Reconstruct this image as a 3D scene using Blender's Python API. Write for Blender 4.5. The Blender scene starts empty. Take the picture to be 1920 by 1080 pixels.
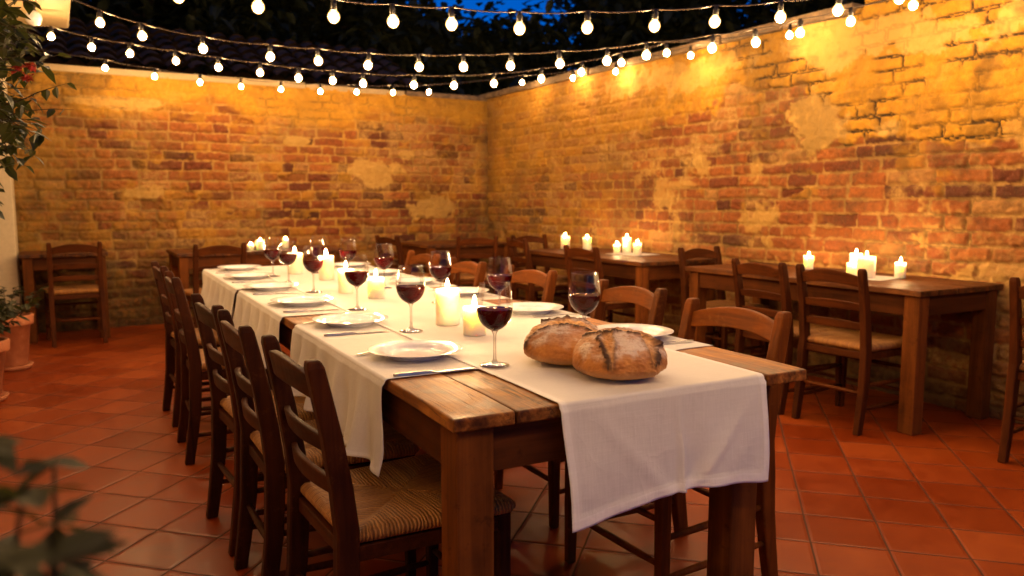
import bpy, bmesh, math, random
import numpy as np
from mathutils import Vector, Matrix, Euler

random.seed(7)
C = bpy.context.scene.collection
PI = math.pi
R = math.radians

# ------------------------------------------------------------------ helpers
def tag(o, label=None, cat=None, group=None, kind=None):
    if label: o['label'] = label
    if cat: o['category'] = cat
    if group: o['group'] = group
    if kind: o['kind'] = kind
    return o

def empty(name, loc=(0, 0, 0), rz=0.0):
    o = bpy.data.objects.new(name, None)
    o.empty_display_size = .1
    C.objects.link(o)
    o.location = loc
    o.rotation_euler = (0, 0, rz)
    return o

class MB:
    """collects geometry for ONE mesh object"""
    def __init__(s):
        s.v = []; s.f = []; s.mi = []
    def add(s, vs, fs, mi=0):
        b = len(s.v)
        s.v += [tuple(p) for p in vs]
        s.f += [tuple(i + b for i in f) for f in fs]
        s.mi += [mi] * len(fs)
    def box(s, x0, x1, y0, y1, z0, z1, mi=0):
        s.add([(x0, y0, z0), (x1, y0, z0), (x1, y1, z0), (x0, y1, z0), (x0, y0, z1), (x1, y0, z1), (x1, y1, z1), (x0, y1, z1)],
              [(0, 3, 2, 1), (4, 5, 6, 7), (0, 1, 5, 4), (1, 2, 6, 5), (2, 3, 7, 6), (3, 0, 4, 7)], mi)
    def lathe(s, prof, n=32, c=(0, 0, 0), cap0=True, cap1=True, mi=0):
        vs = []; fs = []
        for r, z in prof:
            for k in range(n):
                a = 2 * PI * k / n
                vs.append((c[0] + r * math.cos(a), c[1] + r * math.sin(a), c[2] + z))
        m = len(prof)
        for i in range(m - 1):
            for k in range(n):
                k2 = (k + 1) % n
                fs.append((i * n + k, i * n + k2, (i + 1) * n + k2, (i + 1) * n + k))
        if cap0: fs.append(tuple(reversed(range(n))))
        if cap1: fs.append(tuple(range((m - 1) * n, m * n)))
        s.add(vs, fs, mi)
    def tube(s, pts, rad, n=8, mi=0, cap=True):
        pts = [Vector(p) for p in pts]
        if not hasattr(rad, '__len__'): rad = [rad] * len(pts)
        vs = []; fs = []
        t0 = (pts[1] - pts[0]).normalized()
        up = Vector((0, 0, 1)) if abs(t0.z) < .9 else Vector((1, 0, 0))
        nx = t0.cross(up).normalized()
        for i, p in enumerate(pts):
            if i == 0: t = pts[1] - pts[0]
            elif i == len(pts) - 1: t = pts[-1] - pts[-2]
            else: t = pts[i + 1] - pts[i - 1]
            t.normalize()
            nx = (nx - t * nx.dot(t)).normalized()
            ny = t.cross(nx)
            for k in range(n):
                a = 2 * PI * k / n
                vs.append(p + (nx * math.cos(a) + ny * math.sin(a)) * rad[i])
        for i in range(len(pts) - 1):
            for k in range(n):
                k2 = (k + 1) % n
                fs.append((i * n + k, i * n + k2, (i + 1) * n + k2, (i + 1) * n + k))
        if cap:
            fs.append(tuple(reversed(range(n)))); fs.append(tuple(range((len(pts) - 1) * n, len(pts) * n)))
        s.add(vs, fs, mi)
    def sections(s, secs, mi=0):
        """loft a list of closed 4-point (or n-point) sections"""
        n = len(secs[0]); vs = []; fs = []
        for sec in secs: vs += sec
        for i in range(len(secs) - 1):
            for k in range(n):
                k2 = (k + 1) % n
                fs.append((i * n + k, i * n + k2, (i + 1) * n + k2, (i + 1) * n + k))
        fs.append(tuple(reversed(range(n)))); fs.append(tuple(range((len(secs) - 1) * n, len(secs) * n)))
        s.add(vs, fs, mi)
    def grid(s, P, mi=0):
        """P[i][j] points"""
        ni = len(P); nj = len(P[0])
        vs = [p for row in P for p in row]
        fs = [(i * nj + j, (i + 1) * nj + j, (i + 1) * nj + j + 1, i * nj + j + 1) for i in range(ni - 1) for j in range(nj - 1)]
        s.add(vs, fs, mi)
    def build(s, name, mat, parent=None, smooth=False, bevel=0, seg=2, weld=False):
        me = bpy.data.meshes.new(name)
        me.from_pydata(s.v, [], s.f)
        for m in (mat if isinstance(mat, (list, tuple)) else [mat]): me.materials.append(m)
        if any(s.mi): me.polygons.foreach_set('material_index', s.mi)
        bm = bmesh.new(); bm.from_mesh(me)
        if weld: bmesh.ops.remove_doubles(bm, verts=bm.verts, dist=1e-5)
        bmesh.ops.recalc_face_normals(bm, faces=bm.faces)
        bm.to_mesh(me); bm.free()
        if smooth: me.polygons.foreach_set('use_smooth', [True] * len(me.polygons))
        me.update()
        o = bpy.data.objects.new(name, me); C.objects.link(o)
        if parent: o.parent = parent
        if bevel:
            b = o.modifiers.new('bevel', 'BEVEL'); b.width = bevel; b.segments = seg; b.limit_method = 'ANGLE'; b.angle_limit = R(40)
        return o

def mesh_grid(name, V, ni, nj, mat, parent=None, smooth=True, keep=None, attrs=None):
    """numpy vertex grid V (ni*nj,3) -> one mesh object, with optional colour attributes"""
    idx = np.arange(ni * nj).reshape(ni, nj)
    q = np.stack([idx[:-1, :-1], idx[1:, :-1], idx[1:, 1:], idx[:-1, 1:]], -1).reshape(-1, 4)
    if keep is not None: q = q[keep.reshape(-1)]
    me = bpy.data.meshes.new(name)
    me.vertices.add(len(V)); me.vertices.foreach_set('co', V.astype(np.float32).ravel())
    me.loops.add(q.size); me.loops.foreach_set('vertex_index', q.astype(np.int32).ravel())
    me.polygons.add(len(q)); me.polygons.foreach_set('loop_start', np.arange(0, q.size, 4, dtype=np.int32))
    me.polygons.foreach_set('use_smooth', np.full(len(q), smooth))
    me.update(calc_edges=True); me.validate()
    for k, a in (attrs or {}).items():
        ca = me.color_attributes.new(k, 'FLOAT_COLOR', 'POINT')
        ca.data.foreach_set('color', a.astype(np.float32).ravel())
    me.materials.append(mat)
    o = bpy.data.objects.new(name, me); C.objects.link(o)
    if parent: o.parent = parent
    return o

def copy_thing(o, parent=None):
    c = o.copy(); C.objects.link(c)
    if parent: c.parent = parent
    for ch in list(o.children): copy_thing(ch, c)
    return c

# numpy value noise
def vnoise(u, v, sc, seed):
    rng = np.random.RandomState(seed); T = rng.rand(256, 256)
    x = u * sc + 37.3; y = v * sc + 11.7
    xi = np.floor(x).astype(int); yi = np.floor(y).astype(int)
    fx = x - xi; fy = y - yi
    fx = fx * fx * (3 - 2 * fx); fy = fy * fy * (3 - 2 * fy)
    a = T[xi % 256, yi % 256]; b = T[(xi + 1) % 256, yi % 256]; c = T[xi % 256, (yi + 1) % 256]; d = T[(xi + 1) % 256, (yi + 1) % 256]
    return (a * (1 - fx) + b * fx) * (1 - fy) + (c * (1 - fx) + d * fx) * fy
def fbm(u, v, sc, seed, oc=4, g=.5):
    s = 0; a = 1; t = 0
    for k in range(oc):
        s = s + a * vnoise(u, v, sc * 2 ** k, seed + k); t += a; a *= g
    return s / t
def sstep(a, b, x):
    t = np.clip((x - a) / (b - a), 0, 1); return t * t * (3 - 2 * t)

# ------------------------------------------------------------------ materials
class NT:
    def __init__(s, name):
        s.m = bpy.data.materials.new(name); s.m.use_nodes = True
        s.t = s.m.node_tree; s.t.nodes.clear()
        s.out = s.t.nodes.new('ShaderNodeOutputMaterial')
    def n(s, typ, **kw):
        nd = s.t.nodes.new(typ)
        for k, v in kw.items(): setattr(nd, k, v)
        return nd
    def set(s, sock, v):
        if isinstance(v, bpy.types.NodeSocket): s.t.links.new(v, sock)
        elif v is not None:
            if isinstance(v, (tuple, list)) and len(v) == 3 and sock.type == 'RGBA': v = tuple(v) + (1,)
            sock.default_value = v
    def math(s, op, a, b=None, clamp=False):
        nd = s.n('ShaderNodeMath', operation=op, use_clamp=clamp)
        s.set(nd.inputs[0], a); s.set(nd.inputs[1], b); return nd.outputs[0]
    def mix(s, f, a, b, bt='MIX'):
        nd = s.n('ShaderNodeMix', data_type='RGBA', blend_type=bt)
        s.set(nd.inputs[0], f); s.set(nd.inputs[6], a); s.set(nd.inputs[7], b); return nd.outputs[2]
    def noise(s, vec, scale, detail=4, rough=.55, dist=0):
        nd = s.n('ShaderNodeTexNoise'); s.set(nd.inputs['Vector'], vec)
        nd.inputs['Scale'].default_value = scale; nd.inputs['Detail'].default_value = detail
        nd.inputs['Roughness'].default_value = rough; nd.inputs['Distortion'].default_value = dist
        return nd.outputs['Fac']
    def ramp(s, f, stops):
        nd = s.n('ShaderNodeValToRGB'); s.set(nd.inputs[0], f)
        e = nd.color_ramp.elements
        while len(e) < len(stops): e.new(.5)
        for el, (p, c) in zip(e, stops):
            el.position = p; el.color = tuple(c) + (1,) if len(c) == 3 else c
        return nd.outputs[0]
    def rng(s, f, a, b, c=0., d=1.):
        nd = s.n('ShaderNodeMapRange'); s.set(nd.inputs[0], f)
        for i, v in enumerate((a, b, c, d)): nd.inputs[i + 1].default_value = v
        return nd.outputs[0]
    def co(s, what='Object', scale=None, rot=None):
        c = s.n('ShaderNodeTexCoord').outputs[what]
        if scale or rot:
            mp = s.n('ShaderNodeMapping'); s.set(mp.inputs[0], c)
            if scale: mp.inputs['Scale'].default_value = scale
            if rot: mp.inputs['Rotation'].default_value = rot
            c = mp.outputs[0]
        return c
    def bump(s, h, strength=.3, dist=.002, nrm=None):
        nd = s.n('ShaderNodeBump'); s.set(nd.inputs['Height'], h)
        nd.inputs['Strength'].default_value = strength; nd.inputs['Distance'].default_value = dist
        if nrm is not None: s.set(nd.inputs['Normal'], nrm)
        return nd.outputs[0]
    def bsdf(s, base, rough=.5, normal=None, **kw):
        b = s.n('ShaderNodeBsdfPrincipled')
        s.set(b.inputs['Base Color'], base); s.set(b.inputs['Roughness'], rough)
        if normal is not None: s.set(b.inputs['Normal'], normal)
        for k, v in kw.items(): s.set(b.inputs[k.replace('_', ' ')], v)
        s.t.links.new(b.outputs[0], s.out.inputs[0]); return b

def wood(name, dark, light, grain='Z', rough=.42, fine=1.0, wear=None):
    t = NT(name)
    sc = {'X': (2.2, 42, 42), 'Y': (42, 2.2, 42), 'Z': (42, 42, 2.2)}[grain]
    c0 = t.co('Object'); info = t.n('ShaderNodeObjectInfo')
    off = t.n('ShaderNodeVectorMath', operation='SCALE'); t.set(off.inputs[0], (3.1, 7.7, 5.3)); t.set(off.inputs['Scale'], info.outputs['Random'])
    ad = t.n('ShaderNodeVectorMath', operation='ADD'); t.set(ad.inputs[0], c0); t.set(ad.inputs[1], off.outputs[0])
    mp = t.n('ShaderNodeMapping'); t.set(mp.inputs[0], ad.outputs[0]); mp.inputs['Scale'].default_value = sc
    n1 = t.noise(mp.outputs[0], 1.0 * fine, 5, .6, .6)
    n2 = t.noise(ad.outputs[0], 9, 4, .6)
    f = t.math('ADD', t.math('MULTIPLY', n1, .75), t.math('MULTIPLY', n2, .35))
    col = t.ramp(f, [(.32, dark), (.72, light)])
    var = t.rng(info.outputs['Random'], 0, 1, .72, 1.25)
    hs = t.n('ShaderNodeHueSaturation'); t.set(hs.inputs['Color'], col); t.set(hs.inputs['Value'], var)
    col = hs.outputs[0]
    if wear is not None:
        w = t.rng(t.noise(ad.outputs[0], 28, 6, .7), .58, .7)
        col = t.mix(t.math('MULTIPLY', w, .55), col, wear)
    rr = t.rng(n2, .3, .7, rough - .08, rough + .14)
    t.bsdf(col, rr, t.bump(n1, .3, .0015), Specular_IOR_Level=.10)
    return t.m

def plank_wood(name, dark, mid, light, pitch=.148, rough=.52):
    """table boards running along local Y, each board with its own tone, knots, stains and scratches"""
    t = NT(name)
    c = t.co('Object')
    sp = t.n('ShaderNodeSeparateXYZ'); t.set(sp.inputs[0], c)
    bi = t.math('FLOOR', t.math('DIVIDE', sp.outputs[0], pitch))
    wn = t.n('ShaderNodeTexWhiteNoise', noise_dimensions='1D'); t.set(wn.inputs['W'], bi)
    sh = t.n('ShaderNodeVectorMath', operation='MULTIPLY_ADD')
    t.set(sh.inputs[0], wn.outputs['Color']); sh.inputs[1].default_value = (5, 9, 3); t.set(sh.inputs[2], c)
    mp = t.n('ShaderNodeMapping'); t.set(mp.inputs[0], sh.outputs[0]); mp.inputs['Scale'].default_value = (30, 1.6, 30)
    g = t.noise(mp.outputs[0], 1.0, 6, .62, 1.2)
    mp2 = t.n('ShaderNodeMapping'); t.set(mp2.inputs[0], sh.outputs[0]); mp2.inputs['Scale'].default_value = (160, 5, 160)
    g2 = t.noise(mp2.outputs[0], 1.0, 3, .5)
    big = t.noise(sh.outputs[0], 7, 5, .65, .4)
    f = t.math('ADD', t.math('MULTIPLY', g, .6), t.math('MULTIPLY', big, .45))
    col = t.ramp(f, [(.36, dark), (.51, mid), (.66, light)])
    hs = t.n('ShaderNodeHueSaturation'); t.set(hs.inputs['Color'], col); t.set(hs.inputs['Value'], t.rng(wn.outputs['Value'], 0, 1, .75, 1.2)); col = hs.outputs[0]
    pores = t.rng(g2, .6, .72)
    col = t.mix(t.math('MULTIPLY', pores, .35), col, tuple(x * .4 for x in dark))
    st = t.rng(t.noise(c, 5.5, 7, .78, .8), .56, .72)
    col = t.mix(t.math('MULTIPLY', st, .8), col, tuple(x * .45 for x in dark))
    h = t.math('ADD', t.math('MULTIPLY', g, .6), t.math('MULTIPLY', g2, .4))
    ed = t.math('MULTIPLY', t.rng(sp.outputs[1], .0, .16, 1, 0), t.rng(t.noise(c, 22, 6, .7), .42, .6))
    col = t.mix(t.math('MULTIPLY', ed, .75), col, tuple(x * .5 for x in dark))
    ck = t.rng(t.noise(mp.outputs[0], .55, 3, .5, .5), .495, .503); ck2 = t.rng(t.noise(mp.outputs[0], .55, 3, .5, .5), .503, .512)
    ck = t.math('MULTIPLY', ck, t.math('SUBTRACT', 1, ck2)); ck = t.math('MULTIPLY', ck, t.rng(big, .5, .6))
    col = t.mix(t.math('MULTIPLY', ck, .8), col, (.02, .007, .003))
    h = t.math('SUBTRACT', h, t.math('MULTIPLY', ck, .5))
    t.bsdf(col, t.rng(big, .3, .7, rough - .1, rough + .2), t.bump(h, .6, .0025), Specular_IOR_Level=.25)
    return t.m

M = {}
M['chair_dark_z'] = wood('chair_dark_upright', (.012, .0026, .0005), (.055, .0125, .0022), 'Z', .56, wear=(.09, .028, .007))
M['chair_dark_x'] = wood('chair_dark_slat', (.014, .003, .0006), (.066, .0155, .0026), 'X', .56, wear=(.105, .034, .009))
M['chair_honey_z'] = wood('chair_lit_upright', (.05, .014, .002), (.165, .042, .0035), 'Z', .56, wear=(.20, .072, .012))  # right-hand chairs: lighter tone, the light falling on them put into the wood
M['chair_honey_x'] = wood('chair_lit_slat', (.06, .017, .0025), (.19, .048, .004), 'X', .56, wear=(.23, .085, .014))
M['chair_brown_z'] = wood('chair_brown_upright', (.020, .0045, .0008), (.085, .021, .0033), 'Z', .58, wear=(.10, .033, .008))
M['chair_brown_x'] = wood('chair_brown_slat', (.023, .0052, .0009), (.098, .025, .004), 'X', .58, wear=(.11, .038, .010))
M['table_leg'] = wood('table_leg_wood', (.032, .0085, .0016), (.185, .056, .010), 'Z', .62, .55, wear=(.02, .006, .002))
M['table_rail'] = wood('table_rail_wood', (.026, .007, .0015), (.12, .034, .007), 'Y', .62, .6, wear=(.02, .006, .002))
M['table_rail_x'] = wood('table_end_rail_wood', (.026, .007, .0015), (.12, .034, .007), 'X', .62, .6, wear=(.02, .006, .002))
M['planks'] = plank_wood('table_boards', (.042, .0110, .0018), (.205, .066, .0100), (.42, .165, .029), rough=.5)
M['planks_side'] = plank_wood('side_table_boards', (.030, .008, .0015), (.10, .029, .0045), (.19, .062, .010))

def rush(name, dark, light):
    t = NT(name); c = t.co('Object')
    sp = t.n('ShaderNodeSeparateXYZ'); t.set(sp.inputs[0], c)
    ax = t.math('ABSOLUTE', t.math('DIVIDE', sp.outputs[0], .225)); ay = t.math('ABSOLUTE', t.math('DIVIDE', t.math('SUBTRACT', sp.outputs[1], .015), .215))
    sel = t.math('GREATER_THAN', ay, ax)
    along = t.math('ADD', t.math('MULTIPLY', sp.outputs[0], sel), t.math('MULTIPLY', sp.outputs[1], t.math('SUBTRACT', 1, sel)))
    wob = t.math('MULTIPLY', t.math('SUBTRACT', t.noise(c, 22, 3, .6), .5), .017)
    p = t.math('MULTIPLY', t.math('ADD', along, wob), 2 * PI / 0.0092)
    w = t.math('ADD', t.math('MULTIPLY', t.math('SINE', p), .5), .5)
    strand = t.math('FLOOR', t.math('DIVIDE', t.math('ADD', along, wob), 0.0092))
    wn = t.n('ShaderNodeTexWhiteNoise', noise_dimensions='2D')
    cb = t.n('ShaderNodeCombineXYZ'); t.set(cb.inputs[0], strand); t.set(cb.inputs[1], sel); t.set(wn.inputs['Vector'], cb.outputs[0])
    fib = t.noise(t.co('Object', (120, 120, 120)), 1, 4, .7)
    f = t.math('ADD', t.math('MULTIPLY', wn.outputs['Value'], .34), t.math('MULTIPLY', fib, .66))
    col = t.ramp(f, [(.15, dark), (.55, tuple((a + b) / 2 for a, b in zip(dark, light))), (.85, light)])
    col = t.mix(t.rng(w, 0, .4, .5, 0), col, tuple(x * .25 for x in dark))
    t.bsdf(col, .6, t.bump(w, .9, .004))
    return t.m
M['rush'] = rush('woven_rush', (.19, .065, .012), (.62, .28, .062))

def linen(name, col=(.80, .775, .76), thru=.16):
    t = NT(name); c = t.co('Object')
    n = t.noise(c, 6, 5, .6)
    wv = t.n('ShaderNodeTexWave', wave_type='BANDS', bands_direction='X'); t.set(wv.inputs['Vector'], c); wv.inputs['Scale'].default_value = 260; wv.inputs['Distortion'].default_value = 1.5; wv.inputs['Detail'].default_value = 2
    wv2 = t.n('ShaderNodeTexWave', wave_type='BANDS', bands_direction='DIAGONAL'); t.set(wv2.inputs['Vector'], t.co('Object', (.05, 1, 1))); wv2.inputs['Scale'].default_value = 260; wv2.inputs['Distortion'].default_value = 1.5
    slub = t.noise(t.co('Object', (9, 150, 150)), 1, 3, .6)
    slub2 = t.noise(t.co('Object', (150, 150, 9)), 1, 3, .6)
    h = t.math('ADD', t.math('MULTIPLY', slub, .6), t.math('MULTIPLY', slub2, .6))
    k = t.mix(t.rng(n, .3, .7, 0, 1), tuple(x * .93 for x in col), col)
    k = t.mix(t.rng(h, .45, .75, 0, .3), k, tuple(x * .78 for x in col))
    cr_ = t.math('POWER', t.math('SUBTRACT', 1, t.math('ABSOLUTE', t.math('SUBTRACT', t.math('MULTIPLY', t.noise(c, 4.5, 2, .5, .8), 2), 1))), 9)
    cr2 = t.math('POWER', t.math('SUBTRACT', 1, t.math('ABSOLUTE', t.math('SUBTRACT', t.math('MULTIPLY', t.noise(c, 11, 2, .5, .6), 2), 1))), 8)
    h = t.math('ADD', h, t.math('ADD', t.math('MULTIPLY', cr_, .55), t.math('MULTIPLY', cr2, .2)))
    b = t.bsdf(k, .85, t.bump(t.math('ADD', h, t.math('MULTIPLY', t.noise(c, 9, 3, .5), 3.)),   .38, .0030))
    b.inputs['Sheen Weight'].default_value = .15
    # light also comes through the thin cloth
    tr = t.n('ShaderNodeBsdfTranslucent'); tr.inputs[0].default_value = (.75, .66, .58, 1)
    ms = t.n('ShaderNodeMixShader'); ms.inputs[0].default_value = thru
    t.t.links.new(b.outputs[0], ms.inputs[1]); t.t.links.new(tr.outputs[0], ms.inputs[2]); t.t.links.new(ms.outputs[0], t.out.inputs[0])
    return t.m
M['linen'] = linen('white_linen')
M['hem'] = linen('doubled_linen_hem', (.86, .835, .82), .05)

def simple(name, col, rough=.5, **kw):
    t = NT(name); n = t.noise(t.co('Object'), 40, 4, .6)
    t.bsdf(t.mix(t.rng(n, .3, .7, 0, 1), tuple(x * .86 for x in col), col), rough, None, **kw); return t.m
M['porcelain'] = simple('white_porcelain', (.78, .79, .86), .13)
M['steel'] = simple('cutlery_steel', (.42, .38, .34), .34, Metallic=1.0)
M['socket'] = simple('black_rubber', (.012, .010, .009), .4)
M['cable'] = simple('black_cable', (.05, .035, .025), .32)
M['wick'] = simple('burnt_wick', (.01, .008, .006), .9)
M['cream_paint'] = simple('cream_paint', (.66, .56, .40), .55)
M['white_paint'] = simple('white_paint', (.56, .46, .29), .6)
M['tan_paint'] = simple('dull_tan_paint', (.34, .25, .13), .7)  # darker tan tone for the capping board and eave box
M['shutter'] = wood('shutter_wood', (.05, .02, .009), (.13, .055, .022), 'Z', .5)
M['soil'] = simple('potting_soil', (.02, .012, .008), .95)
M['bark'] = wood('bark', (.02, .013, .008), (.07, .05, .032), 'Z', .9)

def terracotta(name):
    t = NT(name); c = t.co('Object'); n = t.noise(c, 14, 6, .65); n2 = t.noise(c, 60, 4, .6)
    col = t.ramp(n, [(.3, (.33, .095, .035)), (.6, (.47, .165, .065)), (.78, (.55, .30, .17))])
    t.bsdf(col, .8, t.bump(n2, .3, .003)); return t.m
M['terracotta'] = terracotta('terracotta_pot')

# floor: square terracotta tiles laid on the diagonal
def floor_mat():
    t = NT('diagonal_terracotta_tiles'); g = t.co('Object')
    mp = t.n('ShaderNodeMapping', vector_type='TEXTURE'); t.set(mp.inputs[0], g)
    mp.inputs['Location'].default_value = (.256, 3.041, 0); mp.inputs['Rotation'].default_value = (0, 0, R(45)); mp.inputs['Scale'].default_value = (.255, .255, .255)
    wob = t.n('ShaderNodeTexNoise'); t.set(wob.inputs['Vector'], g); wob.inputs['Scale'].default_value = 5; wob.inputs['Detail'].default_value = 5
    wv = t.n('ShaderNodeVectorMath', operation='MULTIPLY_ADD'); t.set(wv.inputs[0], wob.outputs['Color']); wv.inputs[1].default_value = (.03, .03, 0); t.set(wv.inputs[2], mp.outputs[0])
    fl = t.n('ShaderNodeVectorMath', operation='FLOOR'); t.set(fl.inputs[0], wv.outputs[0])
    fr = t.n('ShaderNodeVectorMath', operation='FRACTION'); t.set(fr.inputs[0], wv.outputs[0])
    sp = t.n('ShaderNodeSeparateXYZ'); t.set(sp.inputs[0], fr.outputs[0])
    ex = t.math('MINIMUM', sp.outputs[0], t.math('SUBTRACT', 1, sp.outputs[0])); ey = t.math('MINIMUM', sp.outputs[1], t.math('SUBTRACT', 1, sp.outputs[1]))
    e = t.math('MINIMUM', ex, ey)
    tile = t.rng(e, .008, .018)
    edge = t.rng(e, .006, .05)
    wn = t.n('ShaderNodeTexWhiteNoise', noise_dimensions='3D'); t.set(wn.inputs['Vector'], fl.outputs[0])
    n = t.noise(g, 9, 6, .65, .5); n2 = t.noise(g, 70, 4, .6); n3 = t.noise(g, 1.3, 3, .5)
    f = t.math('ADD', t.math('MULTIPLY', n, .45), t.math('ADD', t.math('MULTIPLY', wn.outputs['Value'], .22), t.math('MULTIPLY', n3, .33)))
    col = t.ramp(f, [(.25, (.13, .0155, .0016)), (.5, (.22, .033, .003)), (.78, (.33, .068, .0075))])
    scuff = t.rng(t.noise(g, 16, 7, .8, 1), .64, .76)
    col = t.mix(t.math('MULTIPLY', scuff, .14), col, (.25, .09, .025))
    gr = t.mix(n, (.028, .009, .004), (.085, .032, .016))
    col = t.mix(tile, gr, col)
    rough = t.rng(t.math('ADD', t.math('MULTIPLY', n, .7), t.math('MULTIPLY', wn.outputs['Value'], .3)), .3, .75, .32, .50)
    rough = t.mix(tile, (.85, .85, .85), rough)
    h = t.math('ADD', t.math('MULTIPLY', edge, 1.0), t.math('MULTIPLY', n2, .06))
    h = t.math('ADD', h, t.math('MULTIPLY', n, .12))
    t.bsdf(col, rough, t.bump(h, .55, .004), Specular_IOR_Level=.3); return t.m
M['floor'] = floor_mat()
M['earth'] = simple('dark_earth', (.02, .014, .009), .95)

def wall_mat():
    t = NT('weathered_brick_and_plaster')
    a = t.n('ShaderNodeAttribute', attribute_name='m1'); b = t.n('ShaderNodeAttribute', attribute_name='m2')
    s1 = t.n('ShaderNodeSeparateColor'); t.set(s1.inputs[0], a.outputs['Color']); s2 = t.n('ShaderNodeSeparateColor'); t.set(s2.inputs[0], b.outputs['Color'])
    brick, rnd, pl = s1.outputs[0], s1.outputs[1], s1.outputs[2]; crack = a.outputs['Alpha']
    cream, stain_shade, lime = s2.outputs[0], s2.outputs[1], s2.outputs[2]; moss = b.outputs['Alpha']
    g = t.co('Object'); n = t.noise(g, 24, 7, .7); nb = t.noise(g, 5, 5, .6); nf = t.noise(g, 110, 4, .7)
    bc = t.ramp(rnd, [(0, (.10, .027, .011)), (.16, (.20, .05, .016)), (.36, (.35, .100, .025)), (.6, (.46, .165, .042)), (.8, (.56, .22, .065)), (.9, (.34, .13, .045)), (1, (.62, .38, .19))])
    bc = t.mix(t.rng(n, .32, .68, 0, .9), bc, t.mix(.6, bc, (.075, .026, .012)))
    bc = t.mix(t.math('MULTIPLY', t.rng(nf, .58, .72), .4), bc, (.58, .36, .18))
    lm = t.math('MULTIPLY', lime, t.rng(n, .36, .6, .15, 1))
    bc = t.mix(lm, bc, t.mix(nb, (.52, .36, .17), (.68, .51, .29)))
    mc = t.mix(t.rng(n, .3, .7), (.32, .21, .10), (.70, .52, .29))
    col = t.mix(brick, mc, bc)
    oc = t.mix(t.rng(n, .3, .72), (.50, .295, .020), (.78, .50, .040))
    oc = t.mix(t.math('MULTIPLY', t.rng(nb, .5, .7), .45), oc, (.72, .50, .15))
    oc = t.mix(t.math('MULTIPLY', t.rng(nf, .6, .7), .55), oc, (.16, .075, .015))
    pit = t.rng(t.noise(g, 46, 5, .75, 1.2), .635, .70)
    oc = t.mix(t.math('MULTIPLY', pit, .7), oc, (.09, .045, .012))
    oc = t.mix(t.rng(t.noise(g, 3.1, 6, .7, .5), .5, .68, 0, .5), oc, (.30, .155, .025))
    col = t.mix(pl, col, oc)
    cc = t.mix(t.rng(n, .3, .7), (.62, .45, .18), (.78, .60, .30))
    col = t.mix(cream, col, cc)
    col = t.mix(t.math('MULTIPLY', moss, t.rng(n, .35, .6, .3, 1)), col, (.15, .115, .035))
    col = t.mix(t.math('MULTIPLY', stain_shade, t.rng(n, .3, .6, .5, 1)), col, (.055, .034, .016))
    col = t.mix(crack, col, (.035, .018, .008))
    col = t.mix(1.0, col, (.66, .52, .27), 'MULTIPLY')
    h = t.math('ADD', t.math('MULTIPLY', n, 1.), t.math('MULTIPLY', nf, .45))
    t.bsdf(col, .88, t.bump(h, 1.0, .012)); return t.m
M['wall'] = wall_mat()

def leafmat(name, a, b, rough=.4):
    t = NT(name); info = t.n('ShaderNodeNewGeometry')
    col = t.mix(info.outputs['Random Per Island'], a, b)
    bs = t.bsdf(col, rough)
    tr = t.n('ShaderNodeBsdfTranslucent'); t.set(tr.inputs[0], t.mix(.5, col, (.10, .12, .02)))
    ms = t.n('ShaderNodeMixShader'); ms.inputs[0].default_value = .22
    t.t.links.new(bs.outputs[0], ms.inputs[1]); t.t.links.new(tr.outputs[0], ms.inputs[2]); t.t.links.new(ms.outputs[0], t.out.inputs[0])
    return t.m
M['leaf_tree'] = leafmat('tree_leaf', (.016, .022, .007), (.042, .046, .014), .55)
M['leaf_vine'] = leafmat('vine_leaf', (.010, .014, .003), (.036, .038, .008), .4)
M['leaf_pot'] = leafmat('pot_leaf', (.009, .012, .0015), (.028, .03, .004), .6)
M['leaf_near'] = leafmat('dark_olive_leaf', (.008, .010, .001), (.030, .030, .003), .8)  # dark olive leaves of the plant close to the camera
M['petal'] = leafmat('red_petal', (.35, .02, .015), (.55, .06, .04), .4)

def emis(name, col, st):
    t = NT(name); e = t.n('ShaderNodeEmission'); e.inputs[0].default_value = tuple(col) + (1,); e.inputs[1].default_value = st
    t.t.links.new(e.outputs[0], t.out.inputs[0]); return t.m
BULB = 300.0
FLAME = 800.0
M['filament'] = emis('bulb_filament', (1, .61, .25), BULB)
M['flame'] = emis('candle_flame', (1, .61, .26), FLAME)

def bulbglass():
    t = NT('glowing_bulb_glass')
    tr = t.n('ShaderNodeBsdfTransparent'); e = t.n('ShaderNodeEmission'); e.inputs[0].default_value = (1, .50, .14, 1); e.inputs[1].default_value = .9
    ad = t.n('ShaderNodeAddShader'); t.t.links.new(tr.outputs[0], ad.inputs[0]); t.t.links.new(e.outputs[0], ad.inputs[1])
    t.t.links.new(ad.outputs[0], t.out.inputs[0]); return t.m
M['bulbglass'] = bulbglass()

def thin_glass(name, k, cap, tint):
    t = NT(name)
    lw = t.n('ShaderNodeFresnel'); lw.inputs[0].default_value = 1.5
    tr = t.n('ShaderNodeBsdfTransparent'); tr.inputs[0].default_value = tint
    gl = t.n('ShaderNodeBsdfGlossy'); gl.inputs['Roughness'].default_value = .015
    f = t.math('MINIMUM', t.math('MULTIPLY', lw.outputs[0], k), cap)
    ms = t.n('ShaderNodeMixShader'); t.set(ms.inputs[0], f)
    t.t.links.new(tr.outputs[0], ms.inputs[1]); t.t.links.new(gl.outputs[0], ms.inputs[2]); t.t.links.new(ms.outputs[0], t.out.inputs[0])
    return t.m
M['thin_glass'] = thin_glass('thin_clear_glass', .55, .4, (.97, .96, .95, 1))
M['stem_glass'] = thin_glass('clear_stem_glass', 1.9, .75, (.90, .88, .86, 1))
t = NT('solid_glass'); t.bsdf((.98, .97, .96), .01, None, Transmission_Weight=1.0, IOR=1.45); M['glass'] = t.m
t = NT('red_wine'); t.bsdf((.06, .0005, .001), .02, None, Specular_IOR_Level=.12, Transmission_Weight=.3, IOR=1.33); M['wine'] = t.m

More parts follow.
